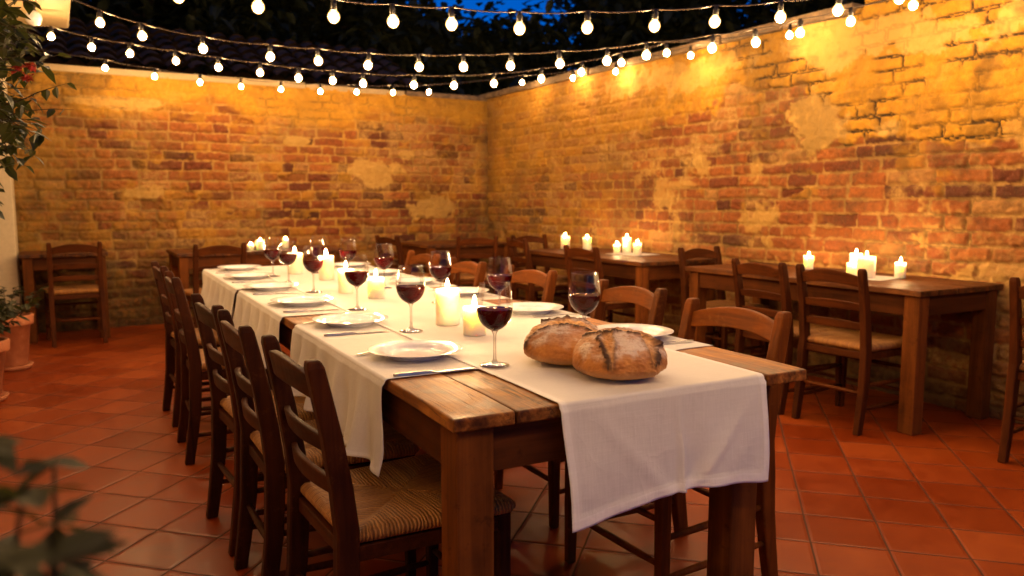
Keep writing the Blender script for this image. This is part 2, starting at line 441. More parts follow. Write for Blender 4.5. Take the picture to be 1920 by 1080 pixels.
def wax():
    t = NT('ivory_wax'); n = t.noise(t.co('Object'), 30, 4, .6)
    b = t.bsdf(t.mix(n, (.84, .74, .56), (.90, .82, .68)), .45, t.bump(n, .1, .003))
    b.inputs['Subsurface Weight'].default_value = 1.0
    b.inputs['Subsurface Radius'].default_value = (1.0, .74, .42)
    b.inputs['Subsurface Scale'].default_value = .07
    return t.m
M['wax'] = wax()

def crust():
    t = NT('bread_crust')
    a = t.n('ShaderNodeAttribute', attribute_name='m1'); s = t.n('ShaderNodeSeparateColor'); t.set(s.inputs[0], a.outputs['Color'])
    flour, cut, burnt = s.outputs[0], s.outputs[1], s.outputs[2]; base = a.outputs['Alpha']
    g = t.co('Object'); n = t.noise(g, 30, 7, .7); nf = t.noise(g, 190, 5, .75); n3 = t.noise(g, 12, 4, .6)
    col = t.ramp(t.math('ADD', t.math('MULTIPLY', n, .55), t.math('MULTIPLY', n3, .45)), [(.3, (.20, .062, .011)), (.5, (.47, .175, .032)), (.7, (.66, .31, .075))])
    col = t.mix(base, col, (.56, .32, .13))
    cr = t.ramp(n, [(.3, (.50, .20, .04)), (.55, (.74, .38, .10)), (.75, (.85, .58, .24))])
    col = t.mix(cut, col, cr)
    col = t.mix(burnt, col, (.035, .011, .004))
    ff = t.math('MULTIPLY', flour, t.rng(t.math('ADD', t.math('MULTIPLY', nf, .55), t.math('MULTIPLY', n, .45)), .33, .50))
    col = t.mix(t.math('MULTIPLY', ff, .78), col, (.78, .70, .60))
    h = t.math('ADD', t.math('MULTIPLY', n, .6), t.math('MULTIPLY', nf, .4))
    t.bsdf(col, .62, t.bump(h, .7, .004)); return t.m
M['crust'] = crust()

def rooftile():
    t = NT('old_roof_tiles'); c = t.co('Object'); n = t.noise(c, 8, 5, .7)
    t.bsdf(t.ramp(n, [(.3, (.045, .024, .014)), (.6, (.10, .052, .028)), (.8, (.15, .09, .05))]), .85, t.bump(n, .4, .01)); return t.m
M['roof'] = rooftile()
t = NT('grey_coping'); n_ = t.noise(t.co('Object'), 12, 6, .7)
t.bsdf(t.ramp(n_, [(.3, (.06, .04, .025)), (.6, (.17, .11, .06)), (.8, (.28, .19, .10))]), .85, t.bump(n_, .5, .01)); M['coping'] = t.m

# ------------------------------------------------------------------ ground
g = MB(); g.box(-40, 50, -40, 60, -.3, -.02); tag(g.build('ground', M['earth']), kind='structure')
g = MB(); g.box(-.6, 4.6, -3.5, 8.4, -.015, 0.0); tag(g.build('tiled_floor', M['floor']), kind='structure')

# ------------------------------------------------------------------ brick walls (real relief)
def brick_layout(U, V, course, seed, Ls=(.24, .33), Lh=(.12, .17)):
    rs = np.random.RandomState(seed)
    rows = [float(V.min()) - .02]
    while rows[-1] < V.max() + .1: rows.append(rows[-1] + course * (1 + rs.uniform(-.06, .06)))
    rows = np.array(rows)
    wu = (fbm(U, V, 9, seed + 50, 3) - .5) * .016; wv = (fbm(U, V, 5, seed + 60, 3) - .5) * .020
    u = U + wu; v = V + wv
    ri = np.clip(np.searchsorted(rows, v) - 1, 0, len(rows) - 2)
    du = np.zeros_like(U); rnd = np.zeros_like(U); dep = np.zeros_like(U); rnd2 = np.zeros_like(U)
    umin, umax = U.min() - .5, U.max() + .5
    for r in range(len(rows) - 1):
        m = ri == r
        if not m.any(): continue
        e = [umin - rs.uniform(0, .3)]
        while e[-1] < umax: e.append(e[-1] + (rs.uniform(*Lh) if rs.rand() < .27 else rs.uniform(*Ls)))
        e = np.array(e); k = np.clip(np.searchsorted(e, u[m]) - 1, 0, len(e) - 2)
        du[m] = np.minimum(u[m] - e[k], e[k + 1] - u[m])
        c = rs.rand(len(e)); c2 = rs.rand(len(e)); d = rs.uniform(-1, 1, len(e))
        rnd[m] = c[k]; rnd2[m] = c2[k]; dep[m] = d[k]
    dv = np.minimum(v - rows[ri], rows[ri + 1] - v)
    rag = (fbm(U, V, 22, seed + 70, 4, .65) - .5) * .030
    e = np.minimum(du, dv) + rag
    # rounded corners
    rc = .018
    cx = np.clip(rc - du, 0, None); cy = np.clip(rc - dv, 0, None)
    e = np.minimum(e, rc - np.hypot(cx, cy) + rag)
    brick = sstep(.004, .011, e)
    dome = sstep(.004, .028, e)
    crack = 1 - sstep(.002, .0085, np.abs(e - .0045))
    return brick, dome, rnd, rnd2, dep, crack

def blob(U, V, u, v, ru, rv, seed, rag=.55, soft=.82):
    d = np.hypot((U - u) / ru, (V - v) / rv) + (fbm(U, V, 4.5, seed, 6, .65) - .5) * rag * 4.5
    return 1 - sstep(soft, 1.0, d)

EXPOSE = 1
def make_wall(name, u0, u1, height, du, course, seed, place, masks, top, label):
    nu = int((u1 - u0) / du); nv = int(height / du)
    uu = np.linspace(u0, u1, nu); vv = np.linspace(0, height, nv)
    U, V = np.meshgrid(uu, vv, indexing='ij')
    brick, dome, rnd, rnd2, dep, crack = brick_layout(U, V, course, seed)
    pl, cream, stain_shade, lime, moss, ckm = masks(U, V, rnd2, brick)
    n = fbm(U, V, 14, seed + 5, 5, .6) - .5; n2 = fbm(U, V, 2.2, seed + 9, 4) - .5; n3 = fbm(U, V, 60, seed + 13, 3) - .5
    miss = (rnd2 < .05) & (pl < .3)
    hb = dome * (.022 + dep * .008) + np.where(miss, -.030, 0) * brick
    hp = .018 + dome * .010 * (1 - cream) + n * .018
    cover = np.maximum(pl, cream)
    h = hb * (1 - cover) + np.maximum(hp, hb * .8) * cover
    h = h + n * .009 + n2 * .02 + n3 * .004
    ck = np.clip(crack * (.0 + ckm) , 0, 1)
    h = h - ck * .010
    m1 = np.stack([brick, rnd, pl, ck], -1).reshape(-1, 4); m2 = np.stack([cream, stain_shade, lime, moss], -1).reshape(-1, 4)
    Vx = place(U, V, h).reshape(-1, 3)
    tp = top(uu)
    keep = (V[:-1, :-1] <= tp[:-1, None])
    w = empty(name); tag(w, label, 'wall')
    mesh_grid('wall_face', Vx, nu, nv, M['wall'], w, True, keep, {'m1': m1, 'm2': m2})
    return w

def masks_right(U, V, r2, brick):
    rag = (fbm(U, V, 3.5, 101, 5, .6) - .5)
    # lower edge of the ochre plaster along the wall
    bx = [0, 2.3, 2.8, 3.3, 3.55, 3.75, 4.25, 4.6, 5.2, 5.8, 6.6, 7.4, 8.4]; bv = [1.5, 1.58, 1.57, 1.60, 1.72, 1.98, 2.03, 1.92, 1.86, 1.62, 1.40, 1.15, .9]
    B = np.interp(U, bx, bv)
    d = V - B + rag * .42
    pl = sstep(-.01, .03 + .25 * sstep(4.6, 6.5, U), d) * (1 - .3 * sstep(4.5, 6, U))
    far = sstep(4.6, 6.8, U)
    mott = fbm(U, V, 1.9, 103, 5, .6)
    thr = .26 + 1.1 * (mott - .45) + .35 * sstep(1.5, 2.0, V)
    wash = 1 - sstep(-.02, .06, r2 - thr + rag * .25) * brick
    pl = np.maximum(pl * (1 - .5 * far * (1 - wash)), far * .75 * wash * (.25 + .55 * sstep(.4, .6, fbm(U, V, 9, 104, 4))))
    pl = np.maximum(pl, .55 * (1 - far) * sstep(.56, .66, fbm(U, V, 4, 105, 5, .6)) * (r2 < .45) * sstep(.9, 1.3, V))
    cream = np.maximum.reduce([blob(U, V, 3.62, 1.76, .27, .19, 110), blob(U, V, 2.85, 2.14, .42, .13, 111), blob(U, V, 3.5, 2.24, .55, .16, 112),
                               blob(U, V, 5.0, 2.22, .9, .13, 113) * .8, blob(U, V, 2.2, 1.32, .12, .04, 114, .5, .5) * .7, blob(U, V, 4.9, 1.33, .22, .045, 115, .5, .5) * .7, blob(U, V, 3.1, 1.63, .10, .05, 116, .5, .5)])
    stain0 = .5 * sstep(.56, .68, fbm(U, V, 2.6, 170, 6, .66)) * (1 - .4 * far)
    cream = np.maximum(cream, .7 * sstep(.60, .66, fbm(U, V, 2.1, 160, 6, .66)) * sstep(.5, .8, V) * (1 - .6 * far) * sstep(1.75, 1.5, V))
    stain_shade = np.maximum.reduce([blob(U, V, 2.5, 1.98, .16, .18, 120, .8, .1) * .75, blob(U, V, 3.74, 2.0, .18, .18, 121, .8, .1) * .6, blob(U, V, 2.3, 2.2, .22, .1, 122, .9, .1) * .7,
                               sstep(.26, .0, V + rag * .3) * .8, sstep(7.9, 8.3, U + rag * .5) * .55, blob(U, V, 4.3, 2.3, .55, .1, 123, .8, .1) * .5])  # grime at the foot, with the shade there and in the corner painted in
    stain_shade = np.maximum(stain_shade, stain0)
    lime = np.clip(sstep(.5, .66, fbm(U, V, 2.6, 130, 5, .6)) * 1.0 + .55 * sstep(.45, .9, r2) * sstep(.9, .4, V) + far * .45 + .35 * sstep(1.1, .6, V), 0, 1) * (.35 + .65 * sstep(.35, .6, r2))
    moss = sstep(.55, .7, fbm(U, V, 1.5, 140, 5, .6)) * (.25 + .55 * sstep(.6, .1, V) + .4 * sstep(6.5, 8, U))
    ckm = sstep(.40, .54, fbm(U, V, 3, 150, 4)) * sstep(5.2, 4.0, U) * pl * (1 - cream * .7)
    ckm = np.maximum(ckm, .5 * sstep(.55, .68, fbm(U, V, 2.5, 151, 4)) * sstep(6, 3.5, U))
    return pl * (1 - cream * .0), cream, stain_shade, lime, moss, ckm

def masks_back(U, V, r2, brick):
    rag = (fbm(U, V, 2.6, 201, 5, .6) - .5)
    d = V - 1.98 + rag * .55
    mott = fbm(U, V, 1.5, 203, 5, .6)
    thr = .32 + 1.2 * (mott - .45) + .55 * sstep(1.85, 2.15, V + rag * .3) + .5 * sstep(.75, .1, U + rag) + .5 * sstep(3.95, 4.35, U + rag * .4) + .2 * sstep(.8, .3, V) - .25 * blob(U, V, 1.9, 1.5, 1.6, .45, 205)
    wash = 1 - sstep(-.02, .07, r2 - thr + (fbm(U, V, 9, 207, 4) - .5) * .3) * brick
    pl = wash * (.10 + .45 * sstep(.40, .62, fbm(U, V, 6, 206, 5, .6)))
    pl = np.maximum(pl, sstep(-.02, .2, d) * .9)
    cream = np.maximum.reduce([blob(U, V, 3.05, 1.5, .3, .13, 210, .6), blob(U, V, 3.42, 1.70, .12, .07, 211, .4), blob(U, V, 3.75, 1.12, .32, .12, 212, .7), blob(U, V, .72, 1.25, .22, .07, 213, .6), blob(U, V, .45, 2.1, .5, .06, 214, .4), blob(U, V, 2.2, 1.8, .14, .05, 215, .4)]) * .85
    stain_shade = np.maximum.reduce([sstep(.3, .0, V + rag * .5) * .8, sstep(4.3, 4.5, U) * .7, sstep(.62, .72, fbm(U, V, 2, 220, 5, .6)) * .45, sstep(.75, .2, V + rag * .5) * .35])  # stains and foot grime, plus corner and low wall shade put into the colour
    lime = np.clip(sstep(.45, .62, fbm(U, V, 2.2, 230, 5, .6)), 0, 1) * (.3 + .7 * sstep(.3, .6, r2)) * .8
    moss = np.maximum(sstep(.5, .66, fbm(U, V, 1.2, 240, 5, .6)) * (.35 + .5 * sstep(1., .2, V)), .6 * sstep(.8, .1, U + rag))
    ckm = .4 * sstep(.55, .65, fbm(U, V, 2.5, 251, 4))
    return pl, cream, stain_shade, lime, moss, ckm

XW, YW = 4.45, 8.28
rs_ = np.random.RandomState(3)
def top_right(u):
    return np.where(u > 3.28, 2.385, np.interp(u, [0, 2.0, 2.9, 3.28], [2.95, 2.9, 2.72, 2.56])) + (vnoise(u, u * 0, 9, 77) - .5) * .03
def top_back(u):
    return 2.36 + u * 0
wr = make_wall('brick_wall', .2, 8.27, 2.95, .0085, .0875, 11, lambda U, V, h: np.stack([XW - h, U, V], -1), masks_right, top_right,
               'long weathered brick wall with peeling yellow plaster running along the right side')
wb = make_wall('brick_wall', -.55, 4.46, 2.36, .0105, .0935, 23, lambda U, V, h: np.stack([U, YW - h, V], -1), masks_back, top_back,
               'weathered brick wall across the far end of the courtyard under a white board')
c = MB(); c.box(XW + .03, XW + .28, .2, 8.5, -.02, 2.36); c.build('wall_core', M['coping'], wr)
c = MB(); c.box(XW + .034, XW + .276, .2, 3.2, 2.362, 2.6); c.build('wall_core', M['coping'], wr)
c = MB(); c.box(-.55, XW + .02, YW + .03, YW + .28, -.02, 2.34); c.build('wall_core', M['coping'], wb)
c = MB()
for i in range(9):
    y0 = 3.34 + i * .57
    c.box(XW - .055 + random.uniform(-.012, .012), XW + .33, y0, y0 + .555, 2.365 + random.uniform(0, .006), 2.425 + random.uniform(0, .012))
c.build('coping', M['coping'], wr, bevel=.008)
c = MB(); c.box(-.45, 2.3, YW - .03, YW + .20, 2.345, 2.405); c.box(2.31, 3.4, YW - .025, YW + .2, 2.34, 2.395)
c.build('capping_board', M['tan_paint'], wb, bevel=.006)
c = MB(); c.box(3.42, 4.44, YW - .03, YW + .28, 2.345, 2.40); c.build('coping', M['coping'], wb, bevel=.008)

# ------------------------------------------------------------------ house front at the left edge
h = empty('house_front', (-.5, 6.5, 0)); tag(h, 'cream painted house front with brown shutter at the left edge', 'building')
c = MB(); c.box(-.25, -.06, -9.0, 1.78, 0, 5.4); c.build('wall', M['cream_paint'], h)
c = MB(); c.box(-.06, .19, 1.36, 1.72, 0, 2.46); c.build('pilaster', M['white_paint'], h, bevel=.01)
c = MB(); c.box(-.057, -.01, .18, 1.30, 1.0, 2.3)
for k in range(24): c.box(-.012, .01, .25, 1.22, 1.05 + k * .05, 1.05 + k * .05 + .036)
c.build('shutter', M['shutter'], h, bevel=.003)
c = MB(); c.box(-.056, .02, .10, 1.34, .93, .985); c.build('window_sill', M['white_paint'], h, bevel=.006)
e = MB(); e.box(-.25, .66, -.55, .55, 2.50, 2.72); e.box(-.25, .71, -.60, .60, 2.723, 2.76); e.build('eave_box', M['tan_paint'], h, bevel=.012)
e = MB(); e.tube([(.44, -.25, 2.5), (.44, -.25, 2.45)], .018, 10); gb = e.build('lamp_stem', M['socket'], h)
e = MB(); e.lathe([(.004, -.05), (.028, -.042), (.045, -.02), (.05, 0), (.045, .025), (.025, .046), (.012, .05)], 20, (.44, -.25, 2.40)); e.build('globe_lamp', M['porcelain'], h, smooth=True)

# ------------------------------------------------------------------ chairs
def sweep_post(path, w, d):
    """path of (x,y,z); rectangular section w (x) by d (y)"""
    secs = []
    for i, (x, y, z) in enumerate(path):
        ww = w[i] if hasattr(w, '__len__') else w; dd = d[i] if hasattr(d, '__len__') else d
        secs.append([(x - ww / 2, y - dd / 2, z), (x + ww / 2, y - dd / 2, z), (x + ww / 2, y + dd / 2, z), (x - ww / 2, y + dd / 2, z)])
    m = MB(); m.sections(secs); return m
def back_y(z):
    return float(np.interp(z, [0, .22, .45, .62, .86], [-.245, -.212, -.200, -.218, -.268]))
def slat(z, hgt, arch, bow=.022, half=.172, th=.016, taper=.8):
    m = MB(); secs = []; n = 14
    for i in range(n + 1):
        x = -half + 2 * half * i / n; k = 1 - (x / half) ** 2
        y = back_y(z) - bow * k; zz = z + arch * k; hh = hgt * (taper + (1 - taper) * k) / 2
        dl = (back_y(z + .05) - back_y(z - .05)) / .1
        secs.append([(x, y - th / 2 - dl * hh, zz - hh), (x, y + th / 2 - dl * hh, zz - hh), (x, y + th / 2 + dl * hh, zz + hh), (x, y - th / 2 + dl * hh, zz + hh)])
    m.sections(secs); return m
def rush_seat():
    n = 36; secs = []
    def half_w(y): return .196 + (y + .2) / .42 * .032
    top = []; prof = []
    # a rounded pad: rows of (inset, z)
    rings = [(.012, .4245), (.002, .430), (-.004, .440), (-.002, .451), (.008, .4595), (.022, .463), (.06, .4625), (.11, .459), (.16, .456), (.198, .455)]
    vs = []; fs = []; m = 4 * n
    for ins, z in rings:
        for sd in range(4):
            for k in range(n):
                a = -1 + 2 * k / n
                if sd == 0: x, y = a, -1
                elif sd == 1: x, y = 1, a
                elif sd == 2: x, y = -a, 1
                else: x, y = -1, -a
                yy = .012 + y * (.212 - ins)
                hw = half_w(yy) - ins
                xx = x * max(hw, .004)
                # rounded corners and a slight valley along the diagonals
                dg = 1 - abs(abs(x) - abs(y)); 
                q = max(0, dg - .93) / .07
                xx *= 1 - .035 * q * (1 if ins < .03 else 0); yy -= (yy - .012) * .035 * q * (1 if ins < .03 else 0)
                zz = z - (.004 * max(0, (dg - .8) / .2) if ins > .015 else 0)
                vs.append((xx, yy, zz))
    for i in range(len(rings) - 1):
        for k in range(m):
            k2 = (k + 1) % m
            fs.append((i * m + k, i * m + k2, (i + 1) * m + k2, (i + 1) * m + k))
    fs.append(tuple(range((len(rings) - 1) * m, len(rings) * m))); fs.append(tuple(reversed(range(m))))
    b = MB(); b.add(vs, fs); return b
def make_chair(tone):
    mz, mx = M['chair_%s_z' % tone], M['chair_%s_x' % tone]
    r = empty('rush_seat_chair')
    zs = [0, .12, .24, .36, .46, .56, .68, .78, .84, .858]
    for s in (-1, 1):
        path = [(s * (.187 - .004 * (z > .45)), back_y(z), z) for z in zs]
        sweep_post(path, [.034, .036, .038, .039, .039, .038, .037, .036, .035, .029], [.040, .045, .050, .053, .053, .050, .046, .043, .040, .030]).build('rear_post', mz, r, bevel=.006, seg=3)
    for s in (-1, 1):
        path = [(s * (.205 - .006 * (z / .45 - .5)), .196 - .004 * z, z) for z in (0, .2, .42, .452)]
        sweep_post(path, [.028, .033, .036, .034], [.028, .033, .036, .034]).build('front_leg', mz, r, bevel=.006, seg=3)
    slat(.785, .068, .026, .030, .174, .020, .78).build('top_rail', mx, r, bevel=.005, seg=3)
    slat(.655, .046, .008, .026).build('back_slat', mx, r, bevel=.004)
    slat(.555, .046, .006, .024).build('back_slat', mx, r, bevel=.004)
    rush_seat().build('rush_seat', M['rush'], r, smooth=True)
    f = MB(); f.box(-.185, .185, .186, .208, .385, .422); f.box(-.17, .17, -.208, -.188, .385, .422)
    for s in (-1, 1): f.sections([[(s * .188 - .010, -.18, .385), (s * .188 + .010, -.18, .385), (s * .188 + .010, -.18, .422), (s * .188 - .010, -.18, .422)], [(s * .204 - .010, .18, .385), (s * .204 + .010, .18, .385), (s * .204 + .010, .18, .422), (s * .204 - .010, .18, .422)]])
    f.build('seat_frame', mx, r, bevel=.003)
    def rod(a, b, rr=.0105):
        m = MB(); a = Vector(a); b = Vector(b)
        m.tube([a.lerp(b, k / 6) for k in range(7)], [rr * q for q in (.75, .92, 1.05, 1.1, 1.05, .92, .75)], 10); return m.build('stretcher', mx, r, smooth=True)
    rod((-.2, .196, .30), (.2, .196, .30)); rod((-.2, .196, .17), (.2, .196, .17))
    for s in (-1, 1):
        rod((s * .187, back_y(.25), .25), (s * .206, .195, .25)); rod((s * .187, back_y(.13), .13), (s * .206, .195, .13))
    rod((-.18, back_y(.21), .21), (.18, back_y(.21), .21))
    return r

protos = {}
def chair(tone, x, y, face, label, group, scale=1.0):
    """face: compass direction (degrees) the sitter looks, 0 = +X"""
    if tone not in protos:
        o = protos[tone] = make_chair(tone)
    else:
        o = copy_thing(protos[tone])
    o.location = (x, y, 0); o.rotation_euler = (0, 0, R(face - 90)); o.scale = (scale, scale, 1)
    tag(o, label, 'chair', group); return o

LG = 'rush seated chairs along the long table'
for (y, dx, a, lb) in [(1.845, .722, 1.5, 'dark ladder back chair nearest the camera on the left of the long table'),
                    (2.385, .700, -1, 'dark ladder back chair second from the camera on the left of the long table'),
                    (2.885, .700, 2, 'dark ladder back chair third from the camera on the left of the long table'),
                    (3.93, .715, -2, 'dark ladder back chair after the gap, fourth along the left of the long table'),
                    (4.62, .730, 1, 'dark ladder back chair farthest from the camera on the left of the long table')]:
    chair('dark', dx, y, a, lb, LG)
for (y, x, a, lb) in [(1.85, 1.635, 181, 'lit-toned brown chair behind the bread loaves, nearest on the right of the long table'),
                   (2.55, 1.745, 178, 'lit-toned brown chair second from the bread on the right of the long table'),
                   (3.40, 1.79, 182, 'lit-toned brown chair third from the bread on the right of the long table'),
                   (4.07, 1.76, 179, 'lit-toned brown chair fourth from the bread on the right of the long table'),
                   (4.78, 1.80, 181, 'lit-toned brown chair farthest from the bread on the right of the long table')]:
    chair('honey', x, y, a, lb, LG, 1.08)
SG = 'chairs at the small tables by the walls'
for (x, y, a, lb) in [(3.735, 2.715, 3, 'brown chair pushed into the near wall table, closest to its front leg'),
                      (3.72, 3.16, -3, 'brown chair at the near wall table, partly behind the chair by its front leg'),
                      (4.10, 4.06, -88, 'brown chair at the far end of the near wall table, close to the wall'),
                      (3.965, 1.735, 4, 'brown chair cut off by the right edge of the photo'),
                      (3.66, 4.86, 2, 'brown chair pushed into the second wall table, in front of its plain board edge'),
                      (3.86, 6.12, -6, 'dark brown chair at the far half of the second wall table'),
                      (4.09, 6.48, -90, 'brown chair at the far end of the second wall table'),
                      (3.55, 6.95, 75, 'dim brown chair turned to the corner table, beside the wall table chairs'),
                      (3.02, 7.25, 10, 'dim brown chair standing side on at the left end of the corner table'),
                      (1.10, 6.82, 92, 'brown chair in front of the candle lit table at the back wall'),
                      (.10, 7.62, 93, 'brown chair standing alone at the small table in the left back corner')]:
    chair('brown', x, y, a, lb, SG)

# ------------------------------------------------------------------ tables
def boards(W, L, pitch, top, th, mat, parent, seed=0):
    rs = random.Random(seed); m = MB(); n = int(round(W / pitch)); p = W / n
    for k in range(n):
        a = rs.uniform(-.003, .003); b = rs.uniform(-.003, .003); dz = rs.uniform(-.0012, .0)
        x0 = k * p + .0012; x1 = (k + 1) * p - .0012
        # worn plank with slightly wavy top edges
        secs = []; N = 30
        for i in range(N + 1):
            y = a + (L + b - a) * i / N
            w1 = rs.uniform(-.0014, .0010); w2 = rs.uniform(-.0010, .0014)
            ez = -.002 if i in (0, N) else 0
            secs.append([(x0 + w1, y, top - th), (x1 + w2, y, top - th), (x1 + w2, y, top + dz + ez), (x0 + w1, y, top + dz + ez)])
        m.sections(secs)
    return m.build('tabletop', mat, parent, bevel=.005, seg=3)
def table(name, loc, rz, W, L, label, mat='planks_side', legs=None, leg=.075, top=.75, th=.033, group=None, seed=1, pitch=.148):
    r = empty(name, loc, rz); tag(r, label, 'table', group)
    boards(W, L, pitch, top, th, M[mat], r, seed)
    legs = legs or [(.02, .02), (W - .02 - leg, .02), (.02, L - .02 - leg), (W - .02 - leg, L - .02 - leg)]
    zt = top - th - .0005
    for (x, y) in legs:
        c = MB(); c.box(x, x + leg, y, y + leg, 0, zt); c.build('leg', M['table_leg'], r, bevel=.006, seg=2)
    xs = sorted(set(p[0] for p in legs)); ys = sorted(set(p[1] for p in legs))
    ah = .105
    for x in (xs[0] + .012, xs[-1] + leg - .012 - .024):
        c = MB(); c.box(x, x + .024, ys[0] + leg + .0005, ys[-1] - .0005, zt - ah, zt - .0005); c.build('apron', M['table_rail'], r, bevel=.002)
    for y in (ys[0] + .012, ys[-1] + leg - .012 - .024):
        c = MB(); c.box(xs[0] + leg + .0005, xs[-1] - .0005, y, y + .024, zt - ah, zt - .0005); c.build('apron', M['table_rail_x'], r, bevel=.002)
    return r
TA = R(-1.83); TC = (.688, 1.435); TW, TL_ = 1.04, 4.0
def tl(x, y, z=0):
    return (TC[0] + x * math.cos(TA) - y * math.sin(TA), TC[1] + x * math.sin(TA) + y * math.cos(TA), z)
leg = .09
table('dining_table', (TC[0], TC[1], 0), TA, TW, TL_, 'long rustic wooden dining table laid with white cloths in the foreground', 'planks',
      [(.012, .012), (.795, .012), (.012, TL_ - .11), (.93, TL_ - .11)], leg, seed=4)
WG = 'small wooden tables along the walls'
table('wall_table', (3.70, 2.34, 0), R(-.6), .73, 1.72, 'near wooden table against the brick wall on the right', group=WG, seed=6, leg=.085)
table('wall_table', (3.66, 4.46, 0), R(-.6), .76, 1.72, 'second wooden table along the right brick wall with five candles', group=WG, seed=7)
table('wall_table', (3.20, 7.22, 0), R(2), 1.0, .8, 'dim wooden table in the far corner between both brick walls', group=WG, seed=8)
table('wall_table', (.86, 7.16, 0), R(0), 1.45, .75, 'wooden table at the back wall with a group of small candles', group=WG, seed=9)
table('wall_table', (-.29, 7.64, 0), R(0), .66, .56, 'small dark wooden table in the left back corner', group=WG, seed=10)

# ------------------------------------------------------------------ table linen
ZT = .7512
def hem_faces(o, mask):
    o.data.materials.append(M['hem']); mk = mask[:-1, :-1] & mask[1:, 1:]
    o.data.polygons.foreach_set('material_index', mk.reshape(-1).astype(np.int32)); o.data.update()
def cross_cloth(y0, y1, xin, drop, seed, label):
    rs = np.random.RandomState(seed)
    top_n, hang_n, nv = 46, 34, int((y1 - y0) / .0075)
    rad = .010
    ss = np.concatenate([np.linspace(0, xin, top_n), xin + np.linspace(0, rad * PI / 2, 7)[1:], xin + rad * PI / 2 + np.linspace(0, 1, hang_n)[1:]])
    vv = np.linspace(y0, y1, nv)
    Vx = np.zeros((len(ss), nv, 3))
    T = np.stack([vv], 0)[0]
    e0 = T - y0; e1 = y1 - T; HM = np.zeros((len(ss), nv), bool)
    hang = drop + .045 * np.exp(-e0 / .12) + .012 * np.sin(T * 9 + seed) + .02 * np.exp(-e1 / .1)
    for i, s in enumerate(ss):
        if s <= xin:
            x = xin - s; z = ZT + .0008 + 0 * T
            z = z + .0012 * np.maximum(0, fbm(np.full_like(T, x), T, 7, seed, 3) - .45) * (1 if x > .02 else 0)
            xx = np.full_like(T, x)
        elif s <= xin + rad * PI / 2 + 1e-9:
            a = (s - xin) / rad
            xx = -rad * np.sin(a) + 0 * T; z = ZT + .0008 - rad * (1 - np.cos(a)) + 0 * T
        else:
            q = s - xin - rad * PI / 2
            k = q ** 1.1
            fold = .024 * np.sin(T * 27 + 1.6 * np.sin(T * 5 + seed)) + .014 * np.sin(T * 57 + seed + q * 1.2) + .030 * (fbm(T, T * 0 + q * .3, 5, seed + 3, 3) - .5)
            out = .006 + k * (.026 + fold)
            # the free corners swing in a little
            out = out + k * .014 * (np.exp(-e0 / .05) - .4 * np.exp(-e1 / .05))
            xx = -rad - np.maximum(out, .002); z = ZT - rad - q * hang
        hem = (np.minimum(e0, e1) < .014) | (s > ss[-1] - .085)
        HM[i] = hem
        yy = T + (0 if s <= xin else 0.012 * np.sin(6 * (s - xin)) * np.exp(-e0 / .08))
        off = np.where(hem, .0009, 0)
        Vx[i, :, 0] = xx - (off if s > xin else 0); Vx[i, :, 1] = yy; Vx[i, :, 2] = z + (off if s <= xin else 0)
    o = mesh_grid('table_runner', Vx.reshape(-1, 3), len(ss), nv, M['linen']); hem_faces(o, HM)
    o.location = (TC[0], TC[1], 0); o.rotation_euler = (0, 0, TA)
    sol = o.modifiers.new('thickness', 'SOLIDIFY'); sol.thickness = .0012; sol.offset = 0
    tag(o, label, 'tablecloth', 'white linen cloths on the long table'); return o
cross_cloth(.400, 1.385, .42, .205, 1, 'white cloth hanging over the left table edge nearest the camera')
cross_cloth(1.605, 2.60, .42, .20, 2, 'white cloth hanging over the middle of the left table edge')
cross_cloth(2.66, 3.97, .42, .21, 3, 'white cloth hanging over the far end of the left table edge')

